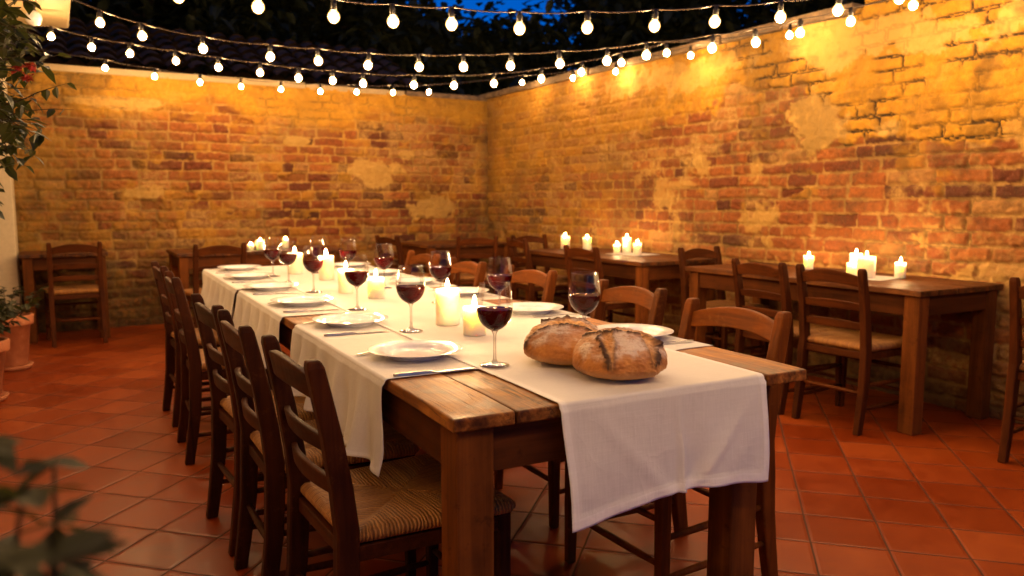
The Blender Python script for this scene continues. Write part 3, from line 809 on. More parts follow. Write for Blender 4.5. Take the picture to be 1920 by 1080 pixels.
def long_runner():
    x0, x1 = .250, .875; nu = 96
    rad = .010; hangF = .245; hangB = .22
    sF = np.linspace(1, 0, 44); sT = np.linspace(0, TL_, 300)
    rows = [('hF', q) for q in sF[:-1]] + [('aF', a) for a in np.linspace(PI / 2, 0, 7)[:-1]] + [('t', y) for y in sT] + [('aB', a) for a in np.linspace(0, PI / 2, 5)[1:]] + [('hB', q) for q in np.linspace(0, 1, 14)[1:]]
    U = np.linspace(0, 1, nu); Vx = np.zeros((len(rows), nu, 3)); HM = np.zeros((len(rows), nu), bool)
    base = x0 + (x1 - x0) * U
    hemx = (np.minimum(U, 1 - U) * (x1 - x0) < .020)
    for i, (k, p) in enumerate(rows):
        x = base + .004 * math.sin(i * .11); HM[i] = hemx
        if k == 't':
            lift = np.interp(p, [0, .33, .42, 4], [0, 0, .0022, .0022]) + .0011 * np.exp(-((U - .535) / .010) ** 2) + .0012 * sum(math.exp(-((p - c_) / .006) ** 2) for c_ in (.31, .78, 1.36, 1.95, 2.6))
            z = ZT + .0008 + lift + .0025 * np.maximum(0, fbm(x, np.full_like(x, p), 4, 61, 3) - .5); y = np.full_like(x, p)
            z = z + np.where(hemx, .0005, 0)
            # narrow at the near end, left edge a little out of true
            x = x + (1 - U) * np.interp(p, [0, .4, 1.2], [.006, -.004, 0])
        elif k in ('aF', 'aB'):
            sgn = -1 if k == 'aF' else 1; yb = 0 if k == 'aF' else TL_
            y = yb + sgn * rad * math.sin(p) + 0 * x; z = ZT + .0008 - rad * (1 - math.cos(p)) + 0 * x
            if k == 'aF': x = x + (1 - U) * .006
        else:
            sgn = -1 if k == 'hF' else 1; yb = 0 if k == 'hF' else TL_; hh = hangF if k == 'hF' else hangB
            hh = hh + .022 * (1 - U) ** 2 + .012 * np.exp(-((1 - U) / .12) ** 2) + .008 * np.sin(U * 7 + 1) if k == 'hF' else hh
            q = p
            # gentle pleats running down from the edge, one sharper fold right of the middle
            fold = .007 * np.sin(U * 8.5 + .7 + q * .8) + .004 * np.sin(U * 19 + 2 - q) + .017 * np.exp(-((U - .535) / .014) ** 2) - .012 * np.exp(-((U - .60) / .05) ** 2)
            cr = (fbm(x * 1.0, np.full_like(x, q * hangF), 9, 71, 4) - .5) * .010 * q
            out = .004 + q ** 1.15 * (.022 + fold) + cr
            diag = .006 * q * np.exp(-((U - .12 - .35 * q) / .04) ** 2) + .007 * q * np.exp(-((U - .98 + .40 * q) / .035) ** 2) - .004 * q * np.exp(-((U - .78 + .2 * q) / .05) ** 2)
            out = np.maximum(out + diag, .0025)
            y = yb + sgn * (rad + out); z = ZT - rad - q * hh
            if k == 'hF': x = x + (1 - U) * (.006 + .008 * q) - .004 * q * U
            hem = hemx | (q * .25 > .225); HM[i] = hem
            y = y + np.where(hem, sgn * .0026, 0)
        Vx[i, :, 0] = x; Vx[i, :, 1] = y; Vx[i, :, 2] = z
    o = mesh_grid('table_runner', Vx.reshape(-1, 3), len(rows), nu, M['linen']); hem_faces(o, HM)
    o.location = (TC[0], TC[1], 0); o.rotation_euler = (0, 0, TA)
    sol = o.modifiers.new('thickness', 'SOLIDIFY'); sol.thickness = .0012; sol.offset = 0
    tag(o, 'long white cloth down the table with its hemmed end hanging at the front', 'tablecloth', 'white linen cloths on the long table')
long_runner()
def place_mat(y0, y1, label, seed):
    nu, nv = 40, 44
    U, V = np.meshgrid(np.linspace(.68, 1.037, nu), np.linspace(y0, y1, nv), indexing='ij')
    z = ZT + .0009 + .0014 * np.maximum(0, fbm(U, V, 8, seed, 3) - .45)
    X = U + .004 * np.sin(V * 11 + seed); Y = V + .006 * np.sin(U * 9 + seed)
    o = mesh_grid('place_mat', np.stack([X, Y, z], -1).reshape(-1, 3), nu, nv, M['linen'])
    o.location = (TC[0], TC[1], 0); o.rotation_euler = (0, 0, TA)
    sol = o.modifiers.new('thickness', 'SOLIDIFY'); sol.thickness = .0012; sol.offset = 0
    tag(o, label, 'place mat', 'white place mats on the right of the long table')
ORD = ['nearest the bread', 'second from the bread', 'third from the bread', 'fourth from the bread', 'fifth from the bread', 'farthest from the bread']
for k, (a, b) in enumerate([(.36, .73), (1.03, 1.50), (1.70, 2.14), (2.30, 2.72), (2.88, 3.30), (3.50, 3.90)]):
    place_mat(a, b, 'white cloth place mat on the right table edge, ' + ORD[k], 300 + k)

# ------------------------------------------------------------------ tableware
def plate():
    m = MB()
    m.lathe([(.0, .006), (.055, .0055), (.078, .007), (.086, .011), (.092, .0165), (.110, .0205), (.134, .0238), (.1352, .0236), (.1350, .0226), (.112, .0180), (.090, .009), (.082, .0025), (.080, .0), (.074, .0), (.072, .003), (.0, .003)], 72, cap0=False, cap1=False)
    return m.build('dinner_plate', M['porcelain'], smooth=True, weld=True)
def wine_glass(fill=True):
    r = empty('wine_glass')
    b = MB()
    bowl = [(.0045, .093), (.012, .0965), (.022, .102), (.032, .110), (.0405, .121), (.0465, .134), (.0495, .148), (.0500, .158), (.0490, .172), (.0465, .190), (.0435, .208), (.0415, .222)]
    b.lathe(bowl, 48, cap0=False, cap1=False); b.lathe([(.0415, .222), (.0419, .2228), (.0412, .2234), (.0406, .2226), (.0408, .2215)], 48, cap0=False, cap1=False)
    b.build('bowl', M['thin_glass'], r, smooth=True)
    s = MB(); s.lathe([(.0, .0004), (.039, .0004), (.0405, .0012), (.0402, .0022), (.030, .0042), (.016, .0068), (.008, .011), (.0048, .019), (.0040, .04), (.0038, .065), (.0042, .082), (.0062, .090), (.0100, .0945), (.0, .0952)], 40, cap0=False, cap1=False)
    s.build('stem', M['stem_glass'], r, smooth=True, weld=True)
    w = MB(); lvl = .1555
    pts = [(r_ - .0011, z + .0006) for r_, z in bowl if z < lvl - .004]
    w.lathe([(.0, .0955)] + pts[1:] + [(.0484, lvl - .0015), (.0485, lvl), (.0470, lvl - .0008), (.0, lvl - .0008)], 48, cap0=False, cap1=False)
    w.build('wine', M['wine'], r, smooth=True, weld=True)
    return r
def fork():
    m = MB(); N = 26; P = []
    top = []
    # handle + neck + head outline as sections across the length (x), then four tines
    prof = [(0, .0035), (.012, .0075), (.03, .0070), (.07, .0045), (.105, .0034), (.122, .0042), (.134, .0085), (.145, .0115), (.152, .0118)]
    def zc(x): return .0030 + .0055 * math.sin(PI * min(1, x / .12)) * .5 + .008 * max(0, (x - .105) / .09) - .010 * max(0, (x - .165) / .035) ** 2 * .5
    secs = [[(x, -w, zc(x)), (x, w, zc(x)), (x, w * .85, zc(x) + .0022), (x, -w * .85, zc(x) + .0022)] for x, w in prof]
    m.sections(secs)
    for k in range(4):
        y = -.0093 + k * .0062
        ss = []
        for x, w in [(.151, .0021), (.170, .0019), (.190, .0016), (.200, .0008)]:
            ss.append([(x, y - w, zc(x)), (x, y + w, zc(x)), (x, y + w, zc(x) + .0018), (x, y - w, zc(x) + .0018)])
        m.sections(ss)
    return m.build('fork', M['steel'], bevel=.0007, seg=2)
def knife():
    m = MB()
    prof = [(0, .0042, .006), (.01, .0082, .007), (.05, 0.0092, .0075), (.095, .0062, .007), (.104, .0052, .005), (.112, .0088, .0026), (.16, .0098, .0024), (.20, .0085, .0022), (.216, .0048, .002), (.222, .0012, .0016)]
    m.sections([[(x, -w, .0012), (x, w, .0012), (x, w * .8, .0012 + t), (x, -w * .8, .0012 + t)] for x, w, t in prof])
    return m.build('knife', M['steel'], bevel=.0012, seg=2)
P0, G0, F0, K0 = plate(), wine_glass(), fork(), knife()
used = set()
def put(proto, x, y, z, rz, label, cat, group):
    if proto.name in used: o = copy_thing(proto)
    else: o = proto; used.add(proto.name)
    p = tl(x, y, z); o.location = p; o.rotation_euler = (0, 0, TA + rz); tag(o, label, cat, group); return o
ZL = ZT + .0030; ZR = ZT + .0032; ZC = ZT + .0046
yl = [.640, 1.295, 1.93, 2.575, 3.21, 3.81]
LO = ['nearest the camera', 'second from the camera', 'third from the camera', 'fourth from the camera', 'fifth from the camera', 'farthest from the camera']
xl = [.165, .170, .150, .145, .15, .19]
for k, y in enumerate(yl):
    put(P0, xl[k], y, ZL - .0008, random.uniform(0, 6), 'white dinner plate on the left of the long table, ' + LO[k], 'plate', 'white dinner plates')
    put(K0, .018, y - .225 + (k % 2) * .02, ZL - .001, R(-4 + random.uniform(-3, 3)) if k else R(-3.5), 'steel knife on the left of the long table, ' + LO[k], 'knife', 'table knives')
    put(F0, .015, y + .075, ZL - .001, R(22) if k == 0 else R(17 + random.uniform(-6, 6)), 'steel fork on the left of the long table, ' + LO[k], 'fork', 'table forks')
gl = [(.302, .405), (.303, 1.035), (.300, 1.637), (.297, 2.33), (.288, 2.835), (.287, 3.237)]
for k, (x, y) in enumerate(gl):
    put(G0, x, y, ZC, random.uniform(0, 6), 'glass of red wine on the left of the long table, ' + LO[k], 'wine glass', 'glasses of red wine')
yr = [.60, 1.26, 1.92, 2.50, 3.08, 3.68]
for k, y in enumerate(yr):
    put(P0, [.905, .895, .89, .88, .88, .88][k], y, ZR - .0008, random.uniform(0, 6), 'white dinner plate on the right of the long table, ' + ORD[k], 'plate', 'white dinner plates')
    put(F0, 1.025, y - [.16, .165, .16, .16, .16, .15][k], ZR - .001, R(180 - 6 + random.uniform(-4, 4)) if k != 0 else R(176), 'steel fork on the right of the long table, ' + ORD[k], 'fork', 'table forks')
    put(K0, 1.028, y + .185, ZR - .001, R(180 + random.uniform(-4, 4)), 'steel knife on the right of the long table, ' + ORD[k], 'knife', 'table knives')
gr = [(.685, .550), (.742, 1.23), (.69, 1.69), (.657, 2.34), (.655, 2.96), (.577, 3.32)]
for k, (x, y) in enumerate(gr):
    put(G0, x, y, ZC, random.uniform(0, 6), 'glass of red wine on the right of the long table, ' + ORD[k], 'wine glass', 'glasses of red wine')

# ------------------------------------------------------------------ bread
def loaf(name, Rx, Ry, Hh, cuts, seed, loc, rz, label):
    nu, nv = 260, 150
    th = np.linspace(0, 2 * PI, nu); ph = np.linspace(0, PI, nv)
    TH, PH = np.meshgrid(th, ph, indexing='ij')
    # superellipse profile: flat base, domed top
    cz = np.cos(PH); sr = np.sin(PH)
    r = np.sign(sr) * np.abs(sr) ** .82
    X = r * np.cos(TH); Y = r * np.sin(TH)
    Z = np.where(cz >= 0, np.abs(cz) ** .95, -np.abs(cz) ** 1.0 * .42)
    ang = fbm(np.cos(TH) * .8 + 5, np.sin(TH) * .8 + Z * .5, 2.2, seed, 3) - .5
    k = 1 + ang * .16
    nx = X * k * Rx; ny = Y * k * Ry; nz = Z * Hh * .72
    flour = sstep(.22, .55, Z + (fbm(X + 3, Y + 7, 4, seed + 4, 4) - .5) * .5) * (.25 + .75 * sstep(.38, .6, fbm(X + 3, Y + 3 + Z, 3, seed + 5, 4)))
    cut = np.zeros_like(X); burnt = np.zeros_like(X); disp = np.zeros_like(X)
    upm = sstep(-.05, .15, Z)
    jag = (fbm(X * 2 + 9, Y * 2 + 4 + Z, 2.6, seed + 8, 5, .6) - .5)
    for (pts, wd, lip) in cuts:
        d = np.full_like(X, 9.); par = np.zeros_like(X); sgn = np.ones_like(X)
        L = len(pts) - 1
        for i in range(L):
            (ax, ay), (bx, by) = pts[i], pts[i + 1]
            ux, uy = bx - ax, by - ay; q = np.clip(((X - ax) * ux + (Y - ay) * uy) / (ux * ux + uy * uy), 0, 1)
            dd = np.hypot(X - ax - q * ux, Y - ay - q * uy); b = dd < d
            d = np.where(b, dd, d); par = np.where(b, (i + q) / L, par); sgn = np.where(b, np.sign((X - ax) * uy - (Y - ay) * ux), sgn)
        w = wd * np.sin(np.clip(par * .9 + .05, 0, 1) * PI) ** .6 + jag * wd * .9
        ins = (1 - sstep(w * .75, w * 1.05, d)) * upm
        cut = np.maximum(cut, ins)
        edge = np.exp(-((d - w * 1.12) / .05) ** 2) * upm * np.where(sgn * lip > 0, 1, .45)
        burnt = np.maximum(burnt, np.clip(edge * 1.35 * sstep(-.25, .15, jag + .08) + .0, 0, 1))
        disp = disp + ins * (.0045 * sstep(.0, .8, 1 - d / wd) - .005 + jag * .030) + edge * (.0065 + jag * .016)
    rough = (fbm(X * 3 + 2, Y * 3 + Z * 3, 5, seed + 20, 4) - .5) * .006
    dn = disp + rough
    ln = np.sqrt((nx / Rx ** 2) ** 2 + (ny / Ry ** 2) ** 2 + (nz / Hh ** 2) ** 2) + 1e-9
    nx = nx + dn * (nx / Rx ** 2) / ln; ny = ny + dn * (ny / Ry ** 2) / ln; nz = nz + dn * (nz / Hh ** 2) / ln
    nz = nz - nz.min()
    nz = np.where(nz < .006, nz * .4, nz - .0036)
    base = sstep(.05, -.28, Z) * .75
    flour = flour * (1 - burnt) * (1 - cut * .65)
    m1 = np.stack([flour, cut, np.clip(burnt, 0, 1) * .95, base], -1).reshape(-1, 4)
    o = mesh_grid(name, np.stack([nx, ny, nz], -1).reshape(-1, 3), nu, nv, M['crust'], None, True, None, {'m1': m1})
    o.location = loc; o.rotation_euler = (0, 0, rz); tag(o, label, 'bread', 'round loaves of bread'); return o
# local -Y of each loaf looks toward the camera after the turn below
loaf('bread_loaf', .119, .110, .119, [([(-.60, .02), (-.28, -.12), (.02, -.06), (.36, -.14), (.70, -.22)], .20, 1), ([(-.24, -.10), (-.30, -.50), (-.20, -.93)], .135, 1), ([(.40, -.14), (.60, -.42), (.66, -.72)], .14, -1)], 31, (1.215, 1.563, ZC), R(-34), 'floury round bread loaf in front, split open by a cross cut')
loaf('bread_loaf', .120, .108, .113, [([(-.86, -.22), (-.45, -.14), (.0, -.12), (.42, -.25), (.80, -.50)], .25, 1), ([(-.5, .3), (0., .35), (.5, .2)], .08, 1)], 57, (1.200, 1.775, ZC), R(-30), 'round bread loaf behind, with one long open split across its top')

# ------------------------------------------------------------------ candles
def candle(x, y, z, rad, h, label, group, cat='candle', fs=1.0):
    r = empty('candle', (x, y, z)); tag(r, label, cat, group)
    m = MB(); k = rad
    jit = [random.uniform(-.0015, .0015) for _ in range(4)]
    m.lathe([(0, 0), (k * .97, 0), (k, .003), (k * 1.003, h * .5), (k, h - .004), (k * .97, h), (k * .90, h - .001 + jit[0]), (k * .80, h - .006), (k * .5, h - .009), (0, h - .009)], 40, cap0=False, cap1=False)
    m.build('wax_body', M['wax'], r, smooth=True, weld=True)
    w = MB(); w.tube([(0, 0, h - .010), (.0005, 0, h + .002), (.0015, .0005, h + .007)], .0011, 6); w.build('wick', M['wick'], r)
    f = MB(); s = (.8 + min(rad, .04) * 6) * fs ** .5
    f.lathe([(.0, .004), (.0035 * s, .0055), (.0058 * s, .011), (.0062 * s, .015), (.0048 * s, .022), (.0026 * s, .029), (.0009 * s, .035), (0, .038)], 12, (0, 0, h), cap0=False, cap1=False)
    fo_ = f.build('flame', M['flame'], r, smooth=True, weld=True)
    for v_ in fo_.data.vertices: v_.co.z = h + .002 + (v_.co.z - h - .002) * fs
CG = 'pillar candles on the long table'
CX = [(1.197, 2.535, .0425, .128, 'tall thick candle in the middle of the long table, nearest large one'), (1.180, 2.292, .038, .094, 'short candle just in front of the tall thick one'),
      (1.240, 3.385, .038, .095, 'short wide candle on the long table behind the tall thick one'), (1.190, 3.66, .037, .115, 'candle on the long table half hidden behind a wine bowl'),
      (1.290, 4.31, .042, .135, 'tall candle towards the far end of the long table'), (1.235, 4.77, .046, .125, 'candle farthest along the long table')]
for (x, y, a, b, lb) in CX: candle(x, y, ZC, a, b, lb, CG)
W1 = 'candles on the wall tables'; zt = .7503
for (x, y, a, b, lb) in [(4.25, 3.475, .032, .085, 'lone small candle at the left on the near wall table'), (4.15, 3.075, .030, .070, 'small candle left of and touching the large candle on the near wall table'),
                      (4.24, 3.115, .038, .125, 'candle standing behind the large candle on the near wall table'), (4.05, 2.905, .050, .125, 'large thick candle in the centre of the near wall table'),
                      (4.22, 2.805, .031, .090, 'lone small candle right of the large candle on the near wall table')]:
    candle(x, y, zt, a, b, lb, W1, 'candle', random.uniform(.62, .82))
for (x, y, a, b, lb) in [(4.10, 6.105, .043, .115, 'leftmost candle on the second wall table'), (4.15, 5.825, .038, .115, 'candle second from the left on the second wall table'),
                      (4.10, 5.32, .030, .075, 'shortest candle of the trio on the second wall table'), (4.22, 5.34, .038, .13, 'tallest candle of the trio on the second wall table'),
                      (4.10, 5.05, .034, .10, 'rightmost candle on the second wall table')]:
    candle(x, y, zt, a, b, lb, W1, 'candle', random.uniform(.62, .82))
for (x, y, a, b, lb) in [(1.525, 7.44, .030, .048, 'short candle at the left of the back table group'), (1.60, 7.38, .038, .085, 'thick candle beside the short one on the back table'),
                      (1.86, 7.50, .028, .085, 'candle at the right of the back table group')]:
    candle(x, y, zt, a, b, lb, W1, 'candle', random.uniform(.42, .55))
for (x, y, lb) in [(4.10, 2.98, 'thin white paper mat under the large candle on the near wall table'), (4.16, 5.2, 'thin white paper mat under the candle trio on the second wall table')]:
    m = MB(); m.box(-.15, .13, -.2, .16, 0, .0012); 
    o = m.build('paper_mat', M['linen']); o.location = (x, y, .7498); o.rotation_euler = (0, 0, R(8)); tag(o, lb, 'table mat', 'paper mats on the wall tables')

# ------------------------------------------------------------------ string lights
S1 = [(0.181, 3.524, 2.024), (0.463, 3.427, 1.983), (0.746, 3.328, 1.955), (1.024, 3.228, 1.929), (1.249, 3.146, 1.919), (1.476, 3.062, 1.917), (1.746, 2.96, 1.909), (2.022, 2.855, 1.923), (2.303, 2.747, 1.94), (2.56, 2.647, 1.967), (2.846, 2.534, 1.997), (3.101, 2.433, 2.036), (3.377, 2.323, 2.098), (3.655, 2.212, 2.174)]
S2 = [(0.275, 5.153, 2.187), (0.479, 5.035, 2.114), (0.776, 4.864, 2.043), (1.106, 4.673, 1.998), (1.343, 4.536, 1.975), (1.588, 4.395, 1.951), (1.841, 4.249, 1.942), (2.06, 4.122, 1.942), (2.277, 3.962, 1.943), (2.494, 3.781, 1.947), (2.694, 3.612, 1.954), (2.858, 3.472, 1.978), (3.124, 3.244, 2.004), (3.295, 3.095, 2.026), (3.463, 2.948, 2.067), (3.65, 2.782, 2.114), (3.871, 2.583, 2.181), (4.108, 2.367, 2.224)]
S3 = [(0.036, 6.446, 2.312), (0.275, 6.307, 2.24), (0.504, 6.175, 2.197), (0.778, 6.017, 2.147), (1.033, 5.87, 2.103), (1.282, 5.726, 2.067), (1.513, 5.593, 2.031), (1.718, 5.474, 2.013), (1.902, 5.368, 1.994), (2.207, 5.192, 1.984), (2.449, 5.052, 1.98), (2.691, 4.913, 1.994), (2.977, 4.748, 2.027), (3.218, 4.608, 2.071), (3.458, 4.47, 2.136), (3.73, 4.313, 2.201)]
S4 = [(0.436, 7.831, 2.329), (0.826, 7.802, 2.282), (1.199, 7.764, 2.253), (1.551, 7.723, 2.235), (1.906, 7.675, 2.229), (2.269, 7.62, 2.227), (2.612, 7.564, 2.238), (2.965, 7.501, 2.249), (3.323, 7.435, 2.27), (4.19, 7.05, 2.379), (4.298, 6.294, 2.332), (4.28, 5.612, 2.297), (4.22, 4.607, 2.274), (4.184, 3.646, 2.25)]
S5 = [(-.30 + .31 * k, .74 - .055 * k, 2.36 - .26 * (1 - ((k - 7) / 7.) ** 2)) for k in range(15)]  # added string above the view, brightens the near end of the table
_m = MB(); _m.lathe([(.0, -.030), (.011, -.0275), (.020, -.0205), (.0275, -.009), (.0295, .002), (.027, .014), (.0205, .0245), (.0145, .032), (.0125, .038)], 20, cap0=False, cap1=False)
_f = MB(); _f.lathe([(.0, -.0245), (.011, -.0215), (.0195, -.012), (.0225, 0), (.0195, .012), (.012, .0205), (.005, .025), (0, .0255)], 14, cap0=False, cap1=False)
_s = MB(); _s.lathe([(.0135, .030), (.0145, .034), (.0145, .062), (.012, .068), (.009, .074), (.009, .084)], 14)
for k in range(2): _s.tube([(.0135 * (-1) ** k, 0, .03), (.0135 * (-1) ** k, 0, .075)], .0028, 6)
B_ = _m.build('bulb', M['bulbglass'], smooth=True, weld=True); F_ = _f.build('filament', M['filament'], smooth=True, weld=True); K_ = _s.build('lamp_socket', M['socket'], smooth=True)
first = [True]
def string(pts, ends, label):
    r = empty('string_lights', pts[0]); tag(r, label, 'string lights', 'strings of bulbs over the courtyard')
    org = Vector(pts[0]); top = [Vector(p) + Vector((0, 0, .084)) for p in pts]
    ctrl = [Vector(ends[0])] + top + [Vector(ends[1])]
    path = []
    for i in range(len(ctrl) - 1):
        a, b = ctrl[i], ctrl[i + 1]; n = 6
        for k in range(n): 
            q = k / n; p = a.lerp(b, q); p.z -= .012 * 4 * q * (1 - q) * min(1, (b - a).length / .4); path.append(p - org)
    path.append(ctrl[-1] - org)
    c = MB(); c.tube(path, .0033, 7); c.build('cable', M['cable'], r, smooth=True)
    for p in pts:
        if first[0]: s, b, f = K_, B_, F_; first[0] = False
        else: s, b, f = K_.copy(), B_.copy(), F_.copy(); [C.objects.link(o) for o in (s, b, f)]
        s.parent = r; b.parent = s; f.parent = s
        s.location = Vector(p) - org + Vector((0, 0, .012)); s.scale = (.86, .86, .86)
        s.rotation_euler = (R(random.uniform(-5, 5)), R(random.uniform(-5, 5)), random.uniform(0, 6))
    return r
string(S1, [(-.52, 3.75, 2.45), (4.40, 1.9, 2.62)], 'nearest and topmost string of large bright bulbs')
string(S2, [(-.20, 5.42, 2.52), (4.42, 2.05, 2.40)], 'second string of bulbs, sagging below the topmost one')
string(S3, [(-.32, 6.62, 2.42), (4.40, 3.9, 2.36)], 'third string of bulbs, running over the middle of the courtyard')
string(S4, [(-.30, 7.9, 2.50), (4.42, 3.3, 2.36)], 'farthest string of small bulbs close to the back and right walls')

string(S5, [(-.52, .7, 2.75), (4.42, -.9, 2.7)], 'added unseen string of bulbs overhead for front light, from the house front towards the near end of the right wall')

# ------------------------------------------------------------------ plants
def leaf_verts(L, W, curl, rng):
    return [(0, 0, 0), (L * .3, -W * .42, W * .14 - curl * .1 * L), (L * .62, -W * .40, W * .12 - curl * .3 * L), (L, 0, -curl * .62 * L), (L * .62, W * .40, W * .12 - curl * .3 * L), (L * .3, W * .42, W * .14 - curl * .1 * L), (L * .3, 0, -curl * .08 * L), (L * .62, 0, -curl * .26 * L)]
LF = [(0, 1, 6), (1, 2, 7, 6), (2, 3, 7), (0, 6, 5), (6, 7, 4, 5), (7, 3, 4)]
def add_leaf(m, p, d, L, W, rng, curl=.35):
    d = Vector(d).normalized(); up = Vector((rng.uniform(-.5, .5), rng.uniform(-.5, .5), 1))
    y = up.cross(d)
    if y.length < 1e-3: y = Vector((1, 0, 0))
    y.normalize(); z = d.cross(y); Mx = Matrix((d, y, z)).transposed()
    m.add([Vector(p) + Mx @ Vector(v) for v in leaf_verts(L, W, curl, rng)], LF)
def branch(p, d, n, step, rng, droop=0, wob=.35):
    pts = [Vector(p)]; d = Vector(d).normalized()
    for _ in range(n):
        d = (d + Vector((rng.uniform(-wob, wob), rng.uniform(-wob, wob), rng.uniform(-wob, wob) - droop))).normalized()
        pts.append(pts[-1] + d * step)
    return pts
# flowering vine on the house front
rng = random.Random(5)
v = empty('flowering_vine', (-.44, 3.1, 1.0)); tag(v, 'dark glossy climbing vine with red flowers hanging at the upper left', 'plant')
st = MB(); fo = MB(); fl = MB(); org = Vector((-.44, 3.1, 1.0))
def vine_shoot(p, d, n, step, Lf, droop, dens=2, thick=.004):
    pts = branch(p, d, n, step, rng, droop, .3)
    st.tube([q - org for q in pts], [thick * (1 - .75 * i / n) for i in range(n + 1)], 6)
    for i, q in enumerate(pts[1:]):
        for _ in range(dens):
            if rng.random() < .85:
                a = rng.uniform(0, 2 * PI)
                dd = Vector((math.cos(a), math.sin(a), rng.uniform(-.9, .25)))
                add_leaf(fo, q - org, dd, Lf * rng.uniform(.6, 1.25), Lf * .55 * rng.uniform(.8, 1.2), rng, rng.uniform(.1, .6))
    return pts
st.tube([(0, 0, -1.0), (.03, .02, -.5), (-.01, -.03, 0), (.04, .02, .5), (.02, 0, 1.1)], [.014, .012, .011, .009, .007], 8)
for k in range(150):
    z = rng.uniform(1.36, 2.2); y = 3.1 + rng.gauss(0, .16)
    reach = np.interp(z, [1.36, 1.6, 1.8, 2.2], [.05, .085, .09, .06])
    vine_shoot((-.44, y, z), (1, rng.uniform(-.5, .5), rng.uniform(-.3, .3)), rng.randint(6, 8), .028 + reach * .36, .062, .06, 2, .0035)
vine_shoot((-.12, 3.0, 1.50), (1, .05, -.05), 6, .034, .05, -.03, 1, .0028)
vine_shoot((-.11, 3.02, 1.47), (1, -.1, .32), 6, .032, .045, -.02, 1, .0026)
vine_shoot((-.14, 3.0, 1.64), (1, .0, .1), 6, .034, .05, .02, 1, .0028)
vine_shoot((-.2, 3.0, 1.46), (.7, .0, -.5), 6, .034, .05, .02, 1, .0028)
fo.build('foliage', M['leaf_vine'], v); st.build('stem', M['bark'], v, smooth=True)
for (x, y, z) in [(-.045, 2.93, 1.615), (-.052, 2.95, 1.585), (-.075, 2.90, 1.60), (-.2, 2.9, 1.75)]:
    f = MB()
    for _ in range(16):
        a = rng.uniform(0, 2 * PI); add_leaf(f, (x + .44 + rng.uniform(-.008, .008), y - 3.1 + rng.uniform(-.008, .008), z - 1.0 + rng.uniform(-.008, .008)), (math.cos(a), math.sin(a), rng.uniform(-.7, .6)), rng.uniform(.016, .03), .018, rng, .4)
    f.build('flower', M['petal'], v)

def potted(x, y, pr, ph, nst, hgt, spread, Lf, seed, label, group, saucer=True, tilt=.9, dens=3, lm='leaf_pot', wob=.22, nseg=8):
    rg = random.Random(seed); r = empty('potted_plant', (x, y, 0)); tag(r, label, 'plant', group)
    m = MB(); z0 = .03 if saucer else 0
    m.lathe([(0, z0), (pr * .66, z0), (pr * .70, z0 + .01), (pr * .93, z0 + ph * .80), (pr * 1.06, z0 + ph * .81), (pr * 1.08, z0 + ph * .83), (pr * 1.1, z0 + ph * .985), (pr * 1.06, z0 + ph), (pr * .95, z0 + ph), (pr * .93, z0 + ph * .9)], 36, cap0=False, cap1=False)
    m.build('pot', M['terracotta'], r, smooth=True)
    if saucer:
        s = MB(); s.lathe([(0, 0), (pr * .82, 0), (pr * .95, .034), (pr * .90, .036), (pr * .78, .014), (0, .0135)], 32, cap0=False, cap1=False); s.build('saucer', M['terracotta'], r, smooth=True)
    d = MB(); d.lathe([(0, z0 + ph * .9), (pr * .935, z0 + ph * .9)], 24, cap0=False, cap1=False); d.build('soil', M['soil'], r)
    st = MB(); fo = MB()
    for k in range(nst):
        a = rg.uniform(0, 2 * PI); n = nseg; hh = hgt * rg.uniform(.55, 1.)
        d0 = Vector((math.cos(a) * spread, math.sin(a) * spread, 1))
        pts = branch((math.cos(a) * pr * .3, math.sin(a) * pr * .3, z0 + ph * .88), d0, n, hh / n, rg, .02, wob)
        st.tube(pts, [.005 * (1 - .7 * i / n) for i in range(n + 1)], 6)
        for i, q in enumerate(pts[2:]):
            for _ in range(dens):
                b = rg.uniform(0, 2 * PI); add_leaf(fo, q, (math.cos(b), math.sin(b), rg.uniform(-.5, .6)), Lf * rg.uniform(.6, 1.2), Lf * .5 * rg.uniform(.8, 1.2), rg, rg.uniform(0, .6))
    fo.build('foliage', M[lm], r); st.build('stem', M['bark'], r, smooth=True)
    return r
PG = 'potted plants on the courtyard floor'
potted(-.33, 6.56, .135, .36, 9, .30, .5, .075, 3, 'terracotta pot with a sparse green plant, the far one by the house front', PG)
potted(-.45, 5.56, .15, .34, 14, .42, .5, .075, 4, 'terracotta pot with a bushy green plant at the left edge of the floor', PG, dens=4)
potted(-.106, .53, .11, .36, 36, .725, .02, .038, 9, 'blurred leafy plant in the left bottom corner close to the camera', PG, dens=5, lm='leaf_near', wob=.085, nseg=18)

